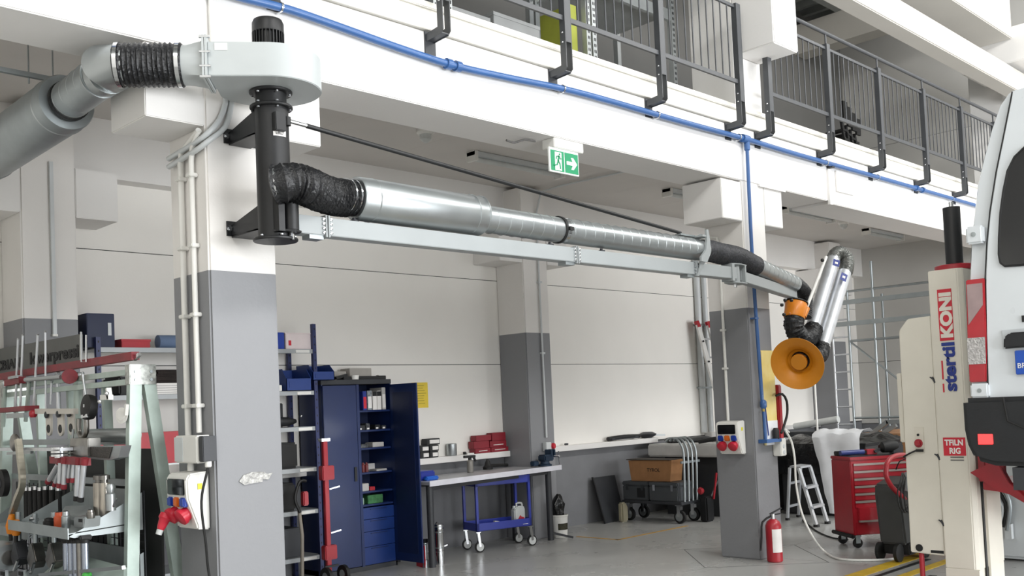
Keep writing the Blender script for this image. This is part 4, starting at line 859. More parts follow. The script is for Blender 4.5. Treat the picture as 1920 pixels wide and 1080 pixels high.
# bucket with bag
t = thing('waste_bucket','white bucket with dark label right of the right bench leg','bucket',(9.17,8.46,0))
MB().lathe((9.17,8.46,0),(0,0,1),[(0,.085),(.005,.09),(.26,.103),(.265,.110),(.28,.110),(.283,.104),(.27,.100),(.02,.086),(.018,.01)],28,False).build('tub', whitep, t)
lm = MB(); lm.rings([[V((9.17+math.cos(a)*r,8.46+math.sin(a)*r,z)) for r, z in ((.0955,.10),(.098,.10),(.1015,.18),(.099,.18))] for a in [math.radians(-150+8*k) for k in range(12)]]).build('label', mat('olive label','#3c3a24',.6,var=.3,scale=40), t)
t = thing('bin_bag','black refuse bag stuffed into the white bucket','bag',(9.17,8.46,.05)); bb = MB().ball((9.16,8.47,.36),.13,(.75,.6,1.3),18)
for v in bb.bm.verts: v.co += Vector((noise.noise(v.co*14),noise.noise(v.co*14+V((5,0,0))),noise.noise(v.co*14+V((0,9,0)))))*.03
bb.build('bag', film, t)
# dolly, cases and carton
t = thing('platform_dolly','grey four wheel platform dolly in the corner of the bay','dolly',(11.05,8.25,0))
MB().box((10.84,7.80,.25),(11.28,8.80,.29)).build('platform', dark, t, bevel=.006)
for x in (10.90,11.22):
    for y in (7.87,8.72):
        f = MB().bar((x-.035,y,.25),(x-.035,y,.09),.05,.006,(1,0,0)).bar((x+.035,y,.25),(x+.035,y,.09),.05,.006,(1,0,0)).box((x-.045,y-.045,.235),(x+.045,y+.045,.25)).build('caster', chrome, t)
        MB().lathe((x-.025,y,.09),(1,0,0),[(0,.06),(.006,.088),(.044,.088),(.05,.06)],24).build('tyre', rubber, f); MB().lathe((x-.028,y,.09),(1,0,0),[(0,.058),(.056,.058)],18).build('rim', galv, f)
for k in range(4):
    xx = 10.92+k*.095; MB().tube([(xx,7.80,.29),(xx,7.78,.85),(xx,7.80,1.02),(xx,7.88,1.12),(xx,8.0,1.13),(xx,8.06,1.09)],.016,10,.05).build('handle_hoop', galv_dull, t)
MB().box((10.85,7.77,.80),(11.27,7.79,.83)).build('crossbar', galv_dull, t)
gcm = mat('grey tool case','#4a4d50',.5,var=.05)
for k, (ya, yb, lab) in enumerate(((8.36,8.80,'dark grey tool case, left of the two on the dolly'),(7.86,8.34,'dark grey tool case, right of the two on the dolly'))):
    t = thing('tool_case', lab, 'case', (11.0,(ya+yb)/2,.291)); MB().box((10.86,ya,.291),(11.24,yb,.49)).build('body', gcm, t, bevel=.012); MB().box((10.855,ya-.004,.49),(11.245,yb+.004,.545)).build('lid', gcm, t, bevel=.012)
    for y in (ya+.09,yb-.09): MB().box((10.848,y-.02,.43),(10.86,y+.02,.51)).build('latch', chrome if k else dark, t)
    if k == 0: MB().box((10.852,ya+.05,.33),(10.86,ya+.18,.46)).build('label', black, t)
t = thing('cardboard_box','open brown cardboard box tilted on the tool cases','box',(11.05,8.3,.55)); 
MB().prism([(10.92,8.68,.55),(10.92,8.02,.552),(10.92,7.98,.84),(10.92,8.72,.83)],(.26,0,0)).build('body', card, t); MB().box((10.90,8.0,.838),(11.2,8.74,.848)).build('open_flap', mat('dark flap','#3c342c',.8), t)
text('lettering','TYROL',.07,(10.918,8.40,.68),(0,-1,0),(0,0,1),inkm,t,.002)
t = thing('dark_board','dark board leaning on the back wall behind the dolly','board',(10.65,8.9,0)); MB().prism([(10.45,8.80,0),(10.95,8.85,0),(10.95,9.0,.62),(10.45,8.98,.62)],(0,.02,0)).build('board', dark, t); MB().bar((10.45,8.80,0),(10.45,8.99,.63),.02,.02).build('edge_strip', black, t)
t = thing('beige_canister','beige canister on the floor left of the dolly wheel','canister',(10.72,8.82,0)); MB().prism([(10.66,8.66,0),(10.80,8.66,0),(10.80,8.66,.2),(10.76,8.66,.27),(10.66,8.66,.27)],(0,.08,0)).build('body', mat('beige plastic','#a39c84',.5), t, bevel=.02); MB().lathe((10.70,8.70,.27),(0,0,1),[(0,.016),(.02,.016)],10).build('cap', rubber, t)
t = thing('wheel_clamp','red and black gear clamp beside the dolly handle end','tool',(11.25,7.7,0)); MB().box((11.16,7.62,.0),(11.34,7.74,.34)).build('frame', black, t, bevel=.02); MB().lathe((11.15,7.68,.42),(-1,0,0),[(0,.04),(.03,.05),(.05,.03)],16).build('red_knob', red, t); MB().bar((11.30,7.6,.3),(11.28,7.52,.65),.02,.02).build('lever', red, t); MB().bar((11.30,7.66,.3),(11.7,7.5,1.0),.02,.02).build('pull_bar', black, t)
# low bench block
t = thing('assembly_bench','low dark bench with thick white top at the end of the bay','bench',(12.3,8,0))
MB().box((11.75,7.45,0),(13.0,8.70,.84)).build('base', mat('bench dark','#333538',.6), t); MB().box((11.52,7.32,.84),(13.15,8.84,1.02)).build('top', mat('pale bench top','#c9c8c5',.5), t, bevel=.02)
t = thing('dark_cover','black folded cover lying over the far end of the white bench top','cover',(12.2,8.3,1.02)); cvv = MB()
for k, (x, y, z, r) in enumerate(((11.9,8.62,1.06,.10),(12.1,8.3,1.05,.12),(12.2,7.95,1.06,.11),(12.0,7.6,1.05,.10))): cvv.ball((x,y,z),r,(1.6,1.7,.5),10)
cvv.build('cover', mat('dark cover','#3b3d3f',.5,var=.2,bump=.3,bscale=12), t); MB().tube([(11.6,8.0,1.05),(11.7,7.7,1.09),(11.65,7.45,1.06)],.03,8,.08).build('roll', rubber, t)
t = thing('leaning_ladder','aluminium ladder with red end caps leaning in the corner behind the second column','ladder',(13.3,8.8,0))
for dx, yb in ((0,8.6),(.09,8.66),(.30,8.6)): 
    MB().bar((13.30+dx,yb-.25,.02),(13.02+dx,yb+.28,2.80),.03,.10,(1,0,0)).build('rail', mat('pale aluminium','#e3e2df',.45,.3), t); MB().bar((13.025+dx,yb+.27,2.76),(13.01+dx,yb+.30,2.86),.04,.09,(1,0,0)).build('red_cap', red, t)
for k in range(9):
    f = .08+k*.105; p = V((13.30,8.37,.02)).lerp(V((13.02,8.90,2.80)), f); MB().cyl(p,(p.x+.30,p.y,p.z),.014,n=8).build('rung', alu, t)
for k in range(8):
    f = .1+k*.115; p = V((13.30,8.35,.02)).lerp(V((13.02,8.88,2.80)), f); MB().lathe(p+V((-.02,-.03,0)),(-.7,-.7,0),[(0,.016),(.012,.016)],8).build('rung_end', rubber, t)
t = thing('wall_conduit','pair of grey pipes rising on the back wall behind the second column','pipe',(13.3,9.0,1.2))
for x, r in ((13.22,.05),(13.42,.04)): MB().cyl((x,9.0,1.11),(x,9.0,3.89),r,n=14).build('pipe', lgrey, t)
for z in (1.8,2.8): MB().box((13.15,8.95,z),(13.5,9.049,z+.03)).build('clip', galv_dull, t)
# ============================================================ VAN raised on the lift (rear corner in view)
t = thing('van','white panel van raised on the cream lift column, tinted rear window','van',(6.6,1.45,.9))
CY, XR = 1.45, 6.6
prof = [(2.002,3.54),(2.10,3.535),(2.128,3.52),(2.181,3.455),(2.238,3.314),(2.299,3.121),(2.341,2.973),(2.369,2.788),(2.396,2.619),(2.417,2.379),(2.44,2.0),(2.452,1.60)]
def xo(z): return XR+(.0 if z < 2.3 else (z-2.3)*.03)
L_ = [(y,z) for y, z in prof]; Rr = [(2*CY-y,z) for y, z in reversed(prof)]
sec = L_+[(2.40,1.45),(2*CY-2.40,1.45)] if False else L_+Rr
def ring(x, k=1., dzz=0): return [V((x if x > XR+.2 else x+(0 if z < 2.3 else (z-2.3)*.04), CY+(y-CY)*k, z+dzz)) for y, z in sec]
MB().rings([ring(XR+.02,.985,-.006),ring(XR+.05,1),ring(XR+2.5,1.0),ring(XR+4.6,1.0),ring(XR+5.2,.93,-.25)]).build('body', van_w, t)
# rear doors: a shallow panel with window cut-out framed by strips
def vy(z): 
    for (y0, z0), (y1, z1) in zip(prof, prof[1:]):
        if z1 <= z <= z0: return y0+(y1-y0)*(z0-z)/(z0-z1)
    return prof[0][0]
def vx(z): return XR+.008+(0 if z < 2.3 else (z-2.3)*.04)
seam = [(2.085,3.52),(2.15,3.25),(2.205,3.03),(2.255,2.78),(2.283,2.58),(2.303,2.365),(2.320,2.0),(2.331,1.62)]
win = [(1.56,3.19),(2.03,3.148),(2.09,3.10),(2.135,3.02),(2.165,2.90),(2.19,2.76),(2.206,2.60),(2.212,2.50),(2.205,2.445),(2.18,2.42),(2.10,2.415),(1.56,2.40)]
dp = MB(); n = 24
zs = [3.52-(3.52-1.60)*k/n for k in range(n+1)]
def sy(z):
    for (y0, z0), (y1, z1) in zip(seam, seam[1:]):
        if z1 <= z <= z0: return y0+(y1-y0)*(z0-z)/(z0-z1)
    return seam[-1][0]
vs = []; 
for z in zs: vs += [V((vx(z)-.012, sy(z)-.006, z)), V((vx(z)-.012, CY+.01, z)), V((vx(z)+.03, sy(z)-.006, z)), V((vx(z)+.03, CY+.01, z))]
fs = []
for k in range(n):
    a = k*4; fs += [(a,a+1,a+5,a+4),(a,a+4,a+6,a+2)]
fs += [(0,2,3,1),(n*4,n*4+1,n*4+3,n*4+2)]
dr = dp.faces(vs, fs).build('rear_door', van_w, t)
vs2 = [V((2*0+v.x, 2*CY-v.y, v.z)) for v in vs]; dr2 = MB().faces(vs2, fs).build('rear_door', van_w, t)
MB().tube([V((vx(z)-.006, y+.004, z)) for y, z in seam], .004, 6).build('door_seam', rubber, t)
for s in (1,-1):
    pts = [V((vx(z)-.022, CY+s*(y-CY), z)) for y, z in win]
    MB().prism(pts, (.01,0,0)).build('window', glassb, dr if s > 0 else dr2)
    MB().tube(pts+[pts[0]], .007, 6).build('window_seal', rubber, dr if s > 0 else dr2)
MB().box((XR-.03,2.295,2.585),(XR+.03,2.40,2.70)).build('hinge', van_w, t, bevel=.012)
MB().lathe((XR-.03,2.35,2.645),(-1,0,0),[(0,.016),(.004,.016),(.005,.009)],12).build('hinge_bolt', galv_dull, t)
MB().box((XR-.04,2.318,1.60),(XR+.03,2.428,1.69)).build('hinge', van_w, t, bevel=.01)
MB().lathe((XR-.04,2.37,1.645),(-1,0,0),[(0,.014),(.004,.014)],12).build('hinge_bolt', galv_dull, t)
tl = MB().prism([(XR-.012,2.423,2.36),(XR-.012,2.308,2.36),(XR-.012,2.318,2.0),(XR-.012,2.335,1.70),(XR-.012,2.44,1.70),(XR-.012,2.435,2.0)],(.06,0,0)).build('tail_light', redlens, t, bevel=.006)
MB().prism([(XR-.018,2.415,2.33),(XR-.018,2.320,2.33),(XR-.018,2.325,2.19),(XR-.018,2.42,2.07)],(.008,0,0)).build('clear_lens', clearlens, tl)
MB().prism([(XR-.018,2.435,1.985),(XR-.018,2.325,1.985),(XR-.018,2.330,1.815),(XR-.018,2.438,1.815)],(.008,0,0)).build('reverse_lens', mat('reverse lens','#c9c6c4',.2,.3,var=.16,scale=70,bump=.5,bscale=90), tl)
hc_ = MB().box((XR-.012,1.95,1.90),(XR,2.225,2.02)).build('handle_recess', mat('body recess','#c5cacd',.4), dr, bevel=.004)
MB().prism([(XR-.045,1.9,2.0),(XR-.045,2.17,1.998),(XR-.045,2.205,1.97),(XR-.045,2.21,1.90),(XR-.045,1.9,1.905)],(.035,0,0)).build('handle', blackp, dr, bevel=.01)
pl = MB().box((XR-.03,1.75,1.735),(XR-.012,2.15,1.885)).build('number_plate', mat('plate blue','#1b4fb0',.35), dr, bevel=.004)
text('lettering','BR',.045,(XR-.031,2.135,1.775),(0,-1,0),(0,0,1),inkw,pl,.002)
MB().box((XR-.014,2.085,2.06),(XR-.006,2.10,2.10)).build('badge', black, t)
bp_ = MB(); pr = [(2.475,1.60),(2.475,1.40),(2.46,1.30),(2.42,1.205),(2.30,1.17),(CY,1.155)]
poly = [(XR-.07,y,z) for y, z in pr]+[(XR-.07,2*CY-y,z) for y, z in reversed(pr[:-1])]
bp_.prism(poly,(.5,0,0)); bp_.build('bumper', blackp, t, bevel=.03)
MB().box((XR-.075,2.34,1.305),(XR-.065,2.385,1.37)).build('fog_lamp', lamp_red, t); MB().box((XR-.078,2.305,1.30),(XR-.068,2.39,1.375)).build('lamp_frame', redlens, t) if False else None
o = MB().box((XR-.078,2.295,1.305),(XR-.068,2.385,1.37)).build('reflector', lamp_red, t, bevel=.003)
MB().box((XR-.05,CY-.75,1.02),(XR+4.5,CY+.75,1.16)).build('underbody', dark, t)
MB().tube([(XR-.074,2.22,1.60),(XR-.074,2.20,1.45),(XR-.074,2.10,1.40),(XR-.074,1.6,1.39)],.006,6).build('bumper_groove', rubber, t)
for s in (1,-1):
    for x in (XR+1.15,XR+4.1): MB().lathe((x,CY+s*.75,1.05),(0,s,0),[(0,.25),(.01,.33),(.2,.33),(.22,.25)],28).build('wheel', rubber, t)
MB().cyl((7.5,2.0,3.54),(7.42,2.02,3.72),.005,n=6).build('antenna', rubber, t)
# ============================================================ LIFT COLUMN
t = thing('lift_column','cream mobile lift column with blue and red lettering left of the van','lift',(7.2,2.75,0))
MB().prism([(7.0,2.83,.42),(7.0,2.63,.42),(7.03,2.60,.42),(7.47,2.60,.42),(7.47,2.83,.42)],(0,0,2.075)).build('mast', post_w, t, bevel=.006)
MB().box((7.10,2.592,.05),(7.13,2.60,2.40)).build('slot', rubber, t); MB().box((7.16,2.585,.2),(7.30,2.599,.98)).build('guide_rail', post_w, t)
MB().box((7.002,2.605,.02),(7.468,2.83,.42)).build('foot', post_w, t)
MB().box((6.55,2.62,.04),(8.3,2.84,.16)).build('base_beam', red, t, bevel=.01)
cab = MB().prism([(7.01,3.065,2.095),(7.01,2.998,2.174),(7.01,2.832,2.181),(7.01,2.832,.50),(7.01,3.075,.51)],(.42,0,0)).build('control_cabinet', post_w, t, bevel=.006)
MB().box((7.05,3.08,1.29),(7.35,3.12,1.79)).build('side_plate', post_w, t, bevel=.006)
MB().lathe((7.2,2.715,2.497),(0,0,1),[(0,.13),(.005,.135),(.035,.135),(.04,.125)],32).build('red_disc', red, t)
MB().cyl((7.2,2.715,2.53),(7.2,2.715,2.95),.058,n=28).build('piston', black, t); MB().cyl((7.2,2.715,2.95),(7.2,2.715,2.99),.016,n=10).build('piston_tip', chrome, t)
lg = MB().box((6.996,2.674,1.998),(7.0,2.771,2.357)).build('logo_plate', inkr, t)
text('lettering','KONI',.107,(6.995,2.683,2.018),(0,0,1),(0,1,0),mat('logo white','#e8e2d6',.5),lg,.002,width=.315,bold=.006)
text('lettering','stertil',.118,(6.996,2.678,1.645),(0,0,1),(0,1,0),inkb,t,.002,width=.34,bold=.0045)
for a, b in ((1.64,1.70),(1.73,1.86)): MB().box((6.9965,2.762,a),(7.0,2.772,b)).build('red_stripe', inkr, t)
st = MB().box((6.996,2.643,1.20),(7.0,2.793,1.325)).build('warning_sticker', inkr, t)
text('lettering','TFILN',.055,(6.995,2.783,1.272),(0,-1,0),(0,0,1),inkw,st,.001,width=.125,bold=.002); text('lettering','RIG',.055,(6.995,2.752,1.215),(0,-1,0),(0,0,1),inkw,st,.001,width=.075,bold=.002)
for z in (1.185,1.165): MB().box((6.997,2.66,z),(7.0,2.75,z+.008)).build('small_print', inkg, t)
MB().box((7.004,2.93,1.22),(7.01,2.995,1.40)).build('control_plate', mat('control plate','#dcd6c8',.4), cab)
MB().lathe((7.005,2.968,1.286),(-1,0,0),[(0,.03),(.006,.03),(.007,.018),(.025,.02),(.03,.015)],20).build('stop_button', red, cab)
MB().lathe((7.005,2.968,1.345),(-1,0,0),[(0,.009),(.006,.009)],10).build('indicator', rubber, cab)
MB().bar((7.0,2.985,1.235),(7.0,2.935,1.235),.02,.018).build('cable_plug', rubber, cab)
for z in (1.73,1.19,.73): MB().bar((7.004,2.845,z+.02),(7.004,2.825,z-.02),.008,.012).bar((7.004,2.86,z+.02),(7.004,2.83,z),.006,.008).build('latch', dark, cab)
MB().box((7.008,2.84,.515),(7.012,2.93,.535)).build('cabinet_vent', rubber, cab); MB().lathe((7.008,3.01,.545),(-1,0,0),[(0,.026),(.003,.026)],16).build('cable_port', rubber, cab)
MB().cyl((7.05,3.015,.05),(7.05,3.015,.53),.018,n=12).build('red_lever', red, t); MB().box((7.03,2.93,.24),(7.12,3.0,.34)).build('roller_bracket', black, t, bevel=.01)
MB().prism([(7.05,2.59,1.02),(7.45,2.59,1.02),(7.45,2.59,1.62),(7.05,2.59,1.62)],(0,-.05,0)).build('carriage', red, t, bevel=.006)
fk = MB(); fk.prism([(6.950,2.609,1.089),(6.950,2.431,1.178),(6.950,2.360,1.027),(6.950,2.258,0.926),(6.950,2.428,0.965),(6.950,2.496,1.013)],(.06,0,0)); fk.prism([(7.01,2.55,1.02),(7.6,2.55,1.02),(7.6,2.1,.97),(7.01,2.1,.97)],(0,0,-.05)); fk.prism([(6.99,2.55,1.03),(6.99,1.85,.99),(6.99,1.85,.84),(6.99,2.2,.84),(6.99,2.42,.97)],(.04,0,0)); fk.build('wheel_fork', red, t, bevel=.004)
t = thing('control_cable','thin black cable plugged into the lift column under its red stop button','cable',(7.0,2.97,1.23))
MB().tube([(6.995,2.985,1.235),(6.99,3.03,1.215),(7.0,3.08,1.19),(8.073,3.500,1.115),(9.083,4.000,1.013),(9.484,4.220,0.962),(9.581,4.300,0.881)],.006,8,.06).build('cord', rubber, t)
# ============================================================ RED TOOL TROLLEY
ang = math.atan2(.8,.6); 
t = thing('tool_trolley','red tool trolley on casters with steel drawer strips beside the lift','trolley',(9.97,4.97,0),None,math.atan2(-.6,.8),True)
# local x along the front, local y towards the back
LW, LD = .72, .44
MB().box((0,0,.14),(LW,LD,.93)).build('body', red, t, bevel=.008)
MB().box((-.005,-.005,.93),(LW+.005,LD+.005,.965)).build('top_rim', red, t, bevel=.006); MB().box((.02,.02,.963),(LW-.02,LD-.02,.968)).build('rubber_mat', black, t)
dz_ = [.895-.079*k for k in range(6)]
for z in dz_:
    d_ = MB().box((.03,-.012,z-.070),(LW-.03,-.001,z+.003)).build('drawer', red, t, bevel=.002); MB().box((.03,-.02,z-.020),(LW-.03,-.012,z+.002)).build('grip_strip', mat('strip grey','#a39a94',.4,.3), d_)
d_ = MB().box((.05,-.05,.30),(LW-.05,.0,.43)).build('drawer', red, t, bevel=.002); MB().box((.05,-.055,.28),(LW-.05,-.02,.30)).build('grip_strip', MC['strip grey'], d_)
MB().box((.03,-.008,.15),(LW-.03,-.001,.275)).build('lower_panel', red, t, bevel=.003)
MB().box((-.035,-.02,.11),(.0,LD+.02,.15)).build('bumper_bar', rubber, t, bevel=.008)
for x, y in ((.06,.05),(.06,LD-.05),(LW-.06,.05),(LW-.06,LD-.05)):
    f = MB().box((x-.03,y-.03,.12),(x+.03,y+.03,.14)).bar((x,y-.018,.13),(x,y-.018,.05),.05,.005,(0,1,0)).bar((x,y+.018,.13),(x,y+.018,.05),.05,.005,(0,1,0)).build('caster', galv_dull, t)
    MB().lathe((x,y-.014,.052),(0,1,0),[(0,.042),(.003,.052),(.025,.052),(.028,.042)],20).build('tyre', rubber, f)
def ont(x, y, z=.969): 
    a = math.atan2(-.6,.8); return (9.97+x*math.cos(a)-y*math.sin(a), 4.97+x*math.sin(a)+y*math.cos(a), z)
ra = math.atan2(-.6,.8)
t = thing('blue_torch','blue grey grease gun lying on the trolley top','tool',ont(.02,.25),None,ra,True); MB().tube([(0,.0,.03),(.28,.02,.03)],.028,12).build('barrel', mat('blue tool','#35407d',.35), t); MB().bar((.26,.02,.03),(.36,.04,.025),.04,.03).build('head', rubber, t)
t = thing('black_tray','flat dark tray at the left of the trolley top','tray',ont(.02,.36),None,ra,True); MB().box((-.0,-.03,.0),(.16,.05,.045)).build('tray', rubber, t, bevel=.006)
t = thing('red_tin','small red tin box in the middle of the trolley top','box',ont(.33,.25),None,ra,True); MB().box((0,0,0),(.12,.09,.055)).build('tin', MC['dull red card'], t, bevel=.005)
t = thing('power_tool','black cordless power tool lying on the trolley top','tool',ont(.46,.22),None,ra,True); MB().lathe((0,0,.07),(1,0,.1),[(0,.03),(.03,.06),(.12,.07),(.2,.05),(.22,.02)],16).build('motor_housing', rubber, t); MB().box((.13,-.04,0),(.26,.06,.10)).build('battery', dark, t, bevel=.01); MB().bar((-.06,0,.03),(.02,0,.06),.03,.03).build('chuck', dark, t)
# dark grey wheeled machine with red hoop
t = thing('wheeled_tank','dark grey wheeled machine with red hoop handle between trolley and lift','machine',(9.62,4.3,0))
MB().prism([(9.44,4.18,.16),(9.98,4.18,.16),(9.96,4.2,.74),(9.80,4.22,.80),(9.46,4.22,.74),(9.44,4.2,.62)],(0,.26,0)).build('body', mat('machine grey','#3a3b3a',.5,var=.06), t, bevel=.02)
MB().box((9.48,4.16,.06),(10.0,4.46,.17)).build('base', rubber, t, bevel=.015)
for p in ((9.40,4.24),(9.44,4.44),(9.78,4.14)): MB().lathe((p[0],p[1]-.02,.09),(0,1,0),[(0,.06),(.006,.088),(.04,.088),(.046,.06)],24).build('wheel', rubber, t)
MB().tube([(9.806,4.250,0.493),(9.485,4.220,0.631),(9.221,4.200,0.758),(9.132,4.200,0.867),(9.156,4.200,0.956),(9.324,4.220,1.015),(9.609,4.250,1.021),(9.994,4.300,0.979)],.024,12,.05).build('hoop_handle', red, t)
MB().prism([(9.50,4.19,.68),(9.56,4.19,.66),(9.60,4.19,.80),(9.52,4.19,.86)],(0,-.02,0)).build('tank_bracket', galv_dull, t); MB().tube([(9.52,4.17,.60),(9.60,4.16,.66),(9.62,4.16,.78)],.010,8,.04).build('bracket_rod', chrome, t)
t = thing('cable_coil','black cable loops hanging from the red hoop handle','cable',(9.3,4.15,.6))
for k in range(3):
    MB().tube([(9.42+.01*k,4.17,.86),(9.28+.05*k,4.12,.82),(9.16+.07*k,4.11,.70),(9.18+.07*k,4.11,.56-.02*k),(9.30+.05*k,4.12,.50-.01*k),(9.42+.02*k,4.14,.56)],.007,8,.05).build('loop', rubber, t)
# right edge: grey machine with hoses
t = thing('hose_machine','light grey cabinet with grey hoses draped, behind the lift column','machine',(10.2,3.6,0))
MB().box((9.95,3.1,.02),(10.7,3.9,1.15)).build('cabinet', lgrey, t, bevel=.03)
for k in range(5):
    MB().tube([(9.92,3.86-.03*k,.80-.03*k),(9.86,3.72,.88-.04*k),(9.85,3.50+.02*k,.80-.05*k),(9.86,3.36+.03*k,.58-.03*k),(9.88,3.40+.03*k,.30+.03*k)],.020-.001*k,8,.06).build('hose', (galv_dull, rubber, lgrey, rubber, galv_dull)[k], t)
MB().box((9.87,3.36,.22),(9.93,3.42,.36)).build('hose_nozzle', lgrey, t)
# ============================================================ STEP LADDER, FILM, SHEET, CRATE
t = thing('step_ladder','small aluminium step ladder behind the fire extinguisher','ladder',(11.6,6.4,0))
At, Af, Wv, Bk = V((11.58,6.47,.70)), V((11.36,6.15,.01)), V((.34,.03,0)), V((.12,.20,0))
for s_ in (0,1):
    MB().bar(At+Wv*s_,Af+Wv*s_,.03,.05,(1,0,0)).build('front_rail', alu, t); MB().bar(At+Wv*s_+Bk,V((11.80,6.80,.01))+Wv*s_,.025,.04,(1,0,0)).build('rear_rail', alu, t)
    MB().lathe(Af+Wv*s_-V((0,0,.01)),(0,0,1),[(0,.04),(.03,.04)],8).build('rubber_foot', rubber, t); MB().lathe(V((11.80,6.80,0))+Wv*s_,(0,0,1),[(0,.03),(.03,.03)],8).build('rubber_foot', rubber, t)
MB().prism([At-V((0,.02,0)),At+Wv-V((0,.02,0)),At+Wv+Bk,At+Bk],(0,0,.025)).build('platform', alu, t, bevel=.003)
for f in (.36,.70):
    p = At.lerp(Af, f); MB().prism([p-V((.03,.05,0)),p+Wv-V((.03,.05,0)),p+Wv+V((.05,.07,0)),p+V((.05,.07,0))],(0,0,.03)).build('step', alu, t, bevel=.003)
for f in (.3,.75):
    p = (At+Bk).lerp(V((11.80,6.80,.01)), f); MB().bar(p,p+Wv,.02,.03).build('rear_brace', alu, t)
t = thing('film_wrap','wrapped load under crumpled black plastic film behind the step ladder','film',(13,6.4,0)); g = MB(); NX, NY = 22, 26
MB().box((12.42,5.98,0),(13.60,7.22,.96)).build('load', mat('dark load','#2b2b2d',.6), t, bevel=.03)
vs = []
for i in range(NX):
    for j in range(NY):
        x = 12.36+1.3*i/(NX-1); y = 5.93+1.35*j/(NY-1); ed = min(i, NX-1-i, j, NY-1-j)/3; h = min(1, ed)
        vs.append((x, y, .97+h*(.07+.09*noise.noise(V((x*2.2,y*2.2,3)))+.03*noise.noise(V((x*8,y*7,1))))))
g.faces(vs, [(i*NY+j,(i+1)*NY+j,(i+1)*NY+j+1,i*NY+j+1) for i in range(NX-1) for j in range(NY-1)]).build('film', film, t)
g = MB(); vs = []
for j in range(NY):
    for k in range(10):
        y = 5.93+1.35*j/(NY-1); z = .975-.42*k/9; vs.append((12.36-.03*noise.noise(V((y*6,z*3,2)))*(k > 0), y, z))
g.faces(vs, [(j*10+k,(j+1)*10+k,(j+1)*10+k+1,j*10+k+1) for j in range(NY-1) for k in range(9)]).build('film_skirt', film, t)
t = thing('white_sheet','white plastic sheet hanging over the near corner of the film wrapped load','sheet',(12.3,6.2,.1)); g = MB(); NX, NY = 16, 22; vs = []
for i in range(NX):
    for j in range(NY):
        a = i/(NX-1); b = j/(NY-1); y = 5.98+.68*a
        if b < .6: z = .06+(1.10-.06)*(b/.6); x = 12.29-.03*math.sin(a*9)*(1-b); y = y-.22*(1-b/.6)*a
        else: z = 1.10+.06*math.sin((b-.6)*7)+.03*noise.noise(V((b*6,a*6,1))); x = 12.30+1.0*(b-.6)
        vs.append((x-.03*abs(noise.noise(V((y*5,z*4,b*3)))), y+.02*noise.noise(V((z*5,y*4,1))), z+.02*noise.noise(V((x*6,y*6,2)))))
g.faces(vs, [(i*NY+j,(i+1)*NY+j,(i+1)*NY+j+1,i*NY+j+1) for i in range(NX-1) for j in range(NY-1)]).build('sheet', sheet, t)
t = thing('wooden_crate','large brown board crate behind the red tool trolley','crate',(15,5.3,0))
for k in range(8): MB().box((14.0,3.9+k*.36,0),(16.0,3.9+k*.36+.352,.99)).build('board', wood if k % 2 else card, t, bevel=.005)
MB().box((13.9,3.85,.99),(16.1,6.84,1.03)).build('lid', wood, t)
t = thing('steel_brackets','grey steel angle frames lying on the brown crate','bracket',(14.5,5.2,.97))
for p, q_ in (((14.200,6.792,0.961),(14.200,6.450,1.194)),((14.200,6.669,0.944),(14.200,6.333,1.137)),((14.200,6.467,1.186),(14.200,6.235,1.190))): MB().bar(p,q_,.06,.06).build('angle_bar', galv_dull, t)
# ============================================================ SCAFFOLD
t = thing('scaffold','grey mobile scaffold frames standing before the right end wall','scaffold',(16.5,7.5,0)); sm = galv_dull
for x in (16.6,18.0):
    for y in (8.15,7.68,6.2): 
        if (x, y) != (18.0, 7.68): MB().cyl((x,y,0),(x,y,3.45 if y > 8 else 3.9),.024,n=10).build('standard', sm, t)
MB().cyl((16.6,8.46,0.3),(16.6,8.46,2.6),.018,n=10).build('ladder_rail', alu, t)
for k in range(9): MB().cyl((16.6,8.46,.45+k*.31),(16.6,8.15,.45+k*.31),.015,n=8).build('rung', alu, t)
for z, r in ((1.18,.02),(2.54,.022),(3.42,.02)): MB().cyl((16.6,8.15,z),(16.6,5.6,z),r,n=8).build('ledger', sm, t)
for z in (2.86,3.24): MB().box((16.57,5.6,z-.05),(16.63,8.7,z+.03)).build('guard_rail', sm, t)
MB().cyl((16.6,8.13,2.52),(16.6,6.3,.95),.018,n=8).build('brace', sm, t)
MB().box((16.5,6.9,.42),(18.0,8.3,.47)).build('platform', sm, t)
t = thing('water_jug','pale plastic rolls lying low in front of scaffold ladder','roll',(15.6,8.0,.9)); MB().tube([(15.500,8.698,1.087),(15.500,7.887,1.199)],.06,12).build('roll', clearp, t); MB().box((15.35,7.7,0),(15.65,9.0,1.0)).build('stand', MC['bench dark'], t)
t = thing('white_pipe','thin white vertical pole behind the orange hood','pole',(12.6,5.9,0)); a = (13.670,7.300,2.030); MB().cyl((a[0],7.3,0),(a[0],7.3,2.2),.016,n=8).build('pole', whitep, t); MB().box((a[0]-.05,7.25,0),(a[0]+.05,7.35,.02)).build('foot', whitep, t)
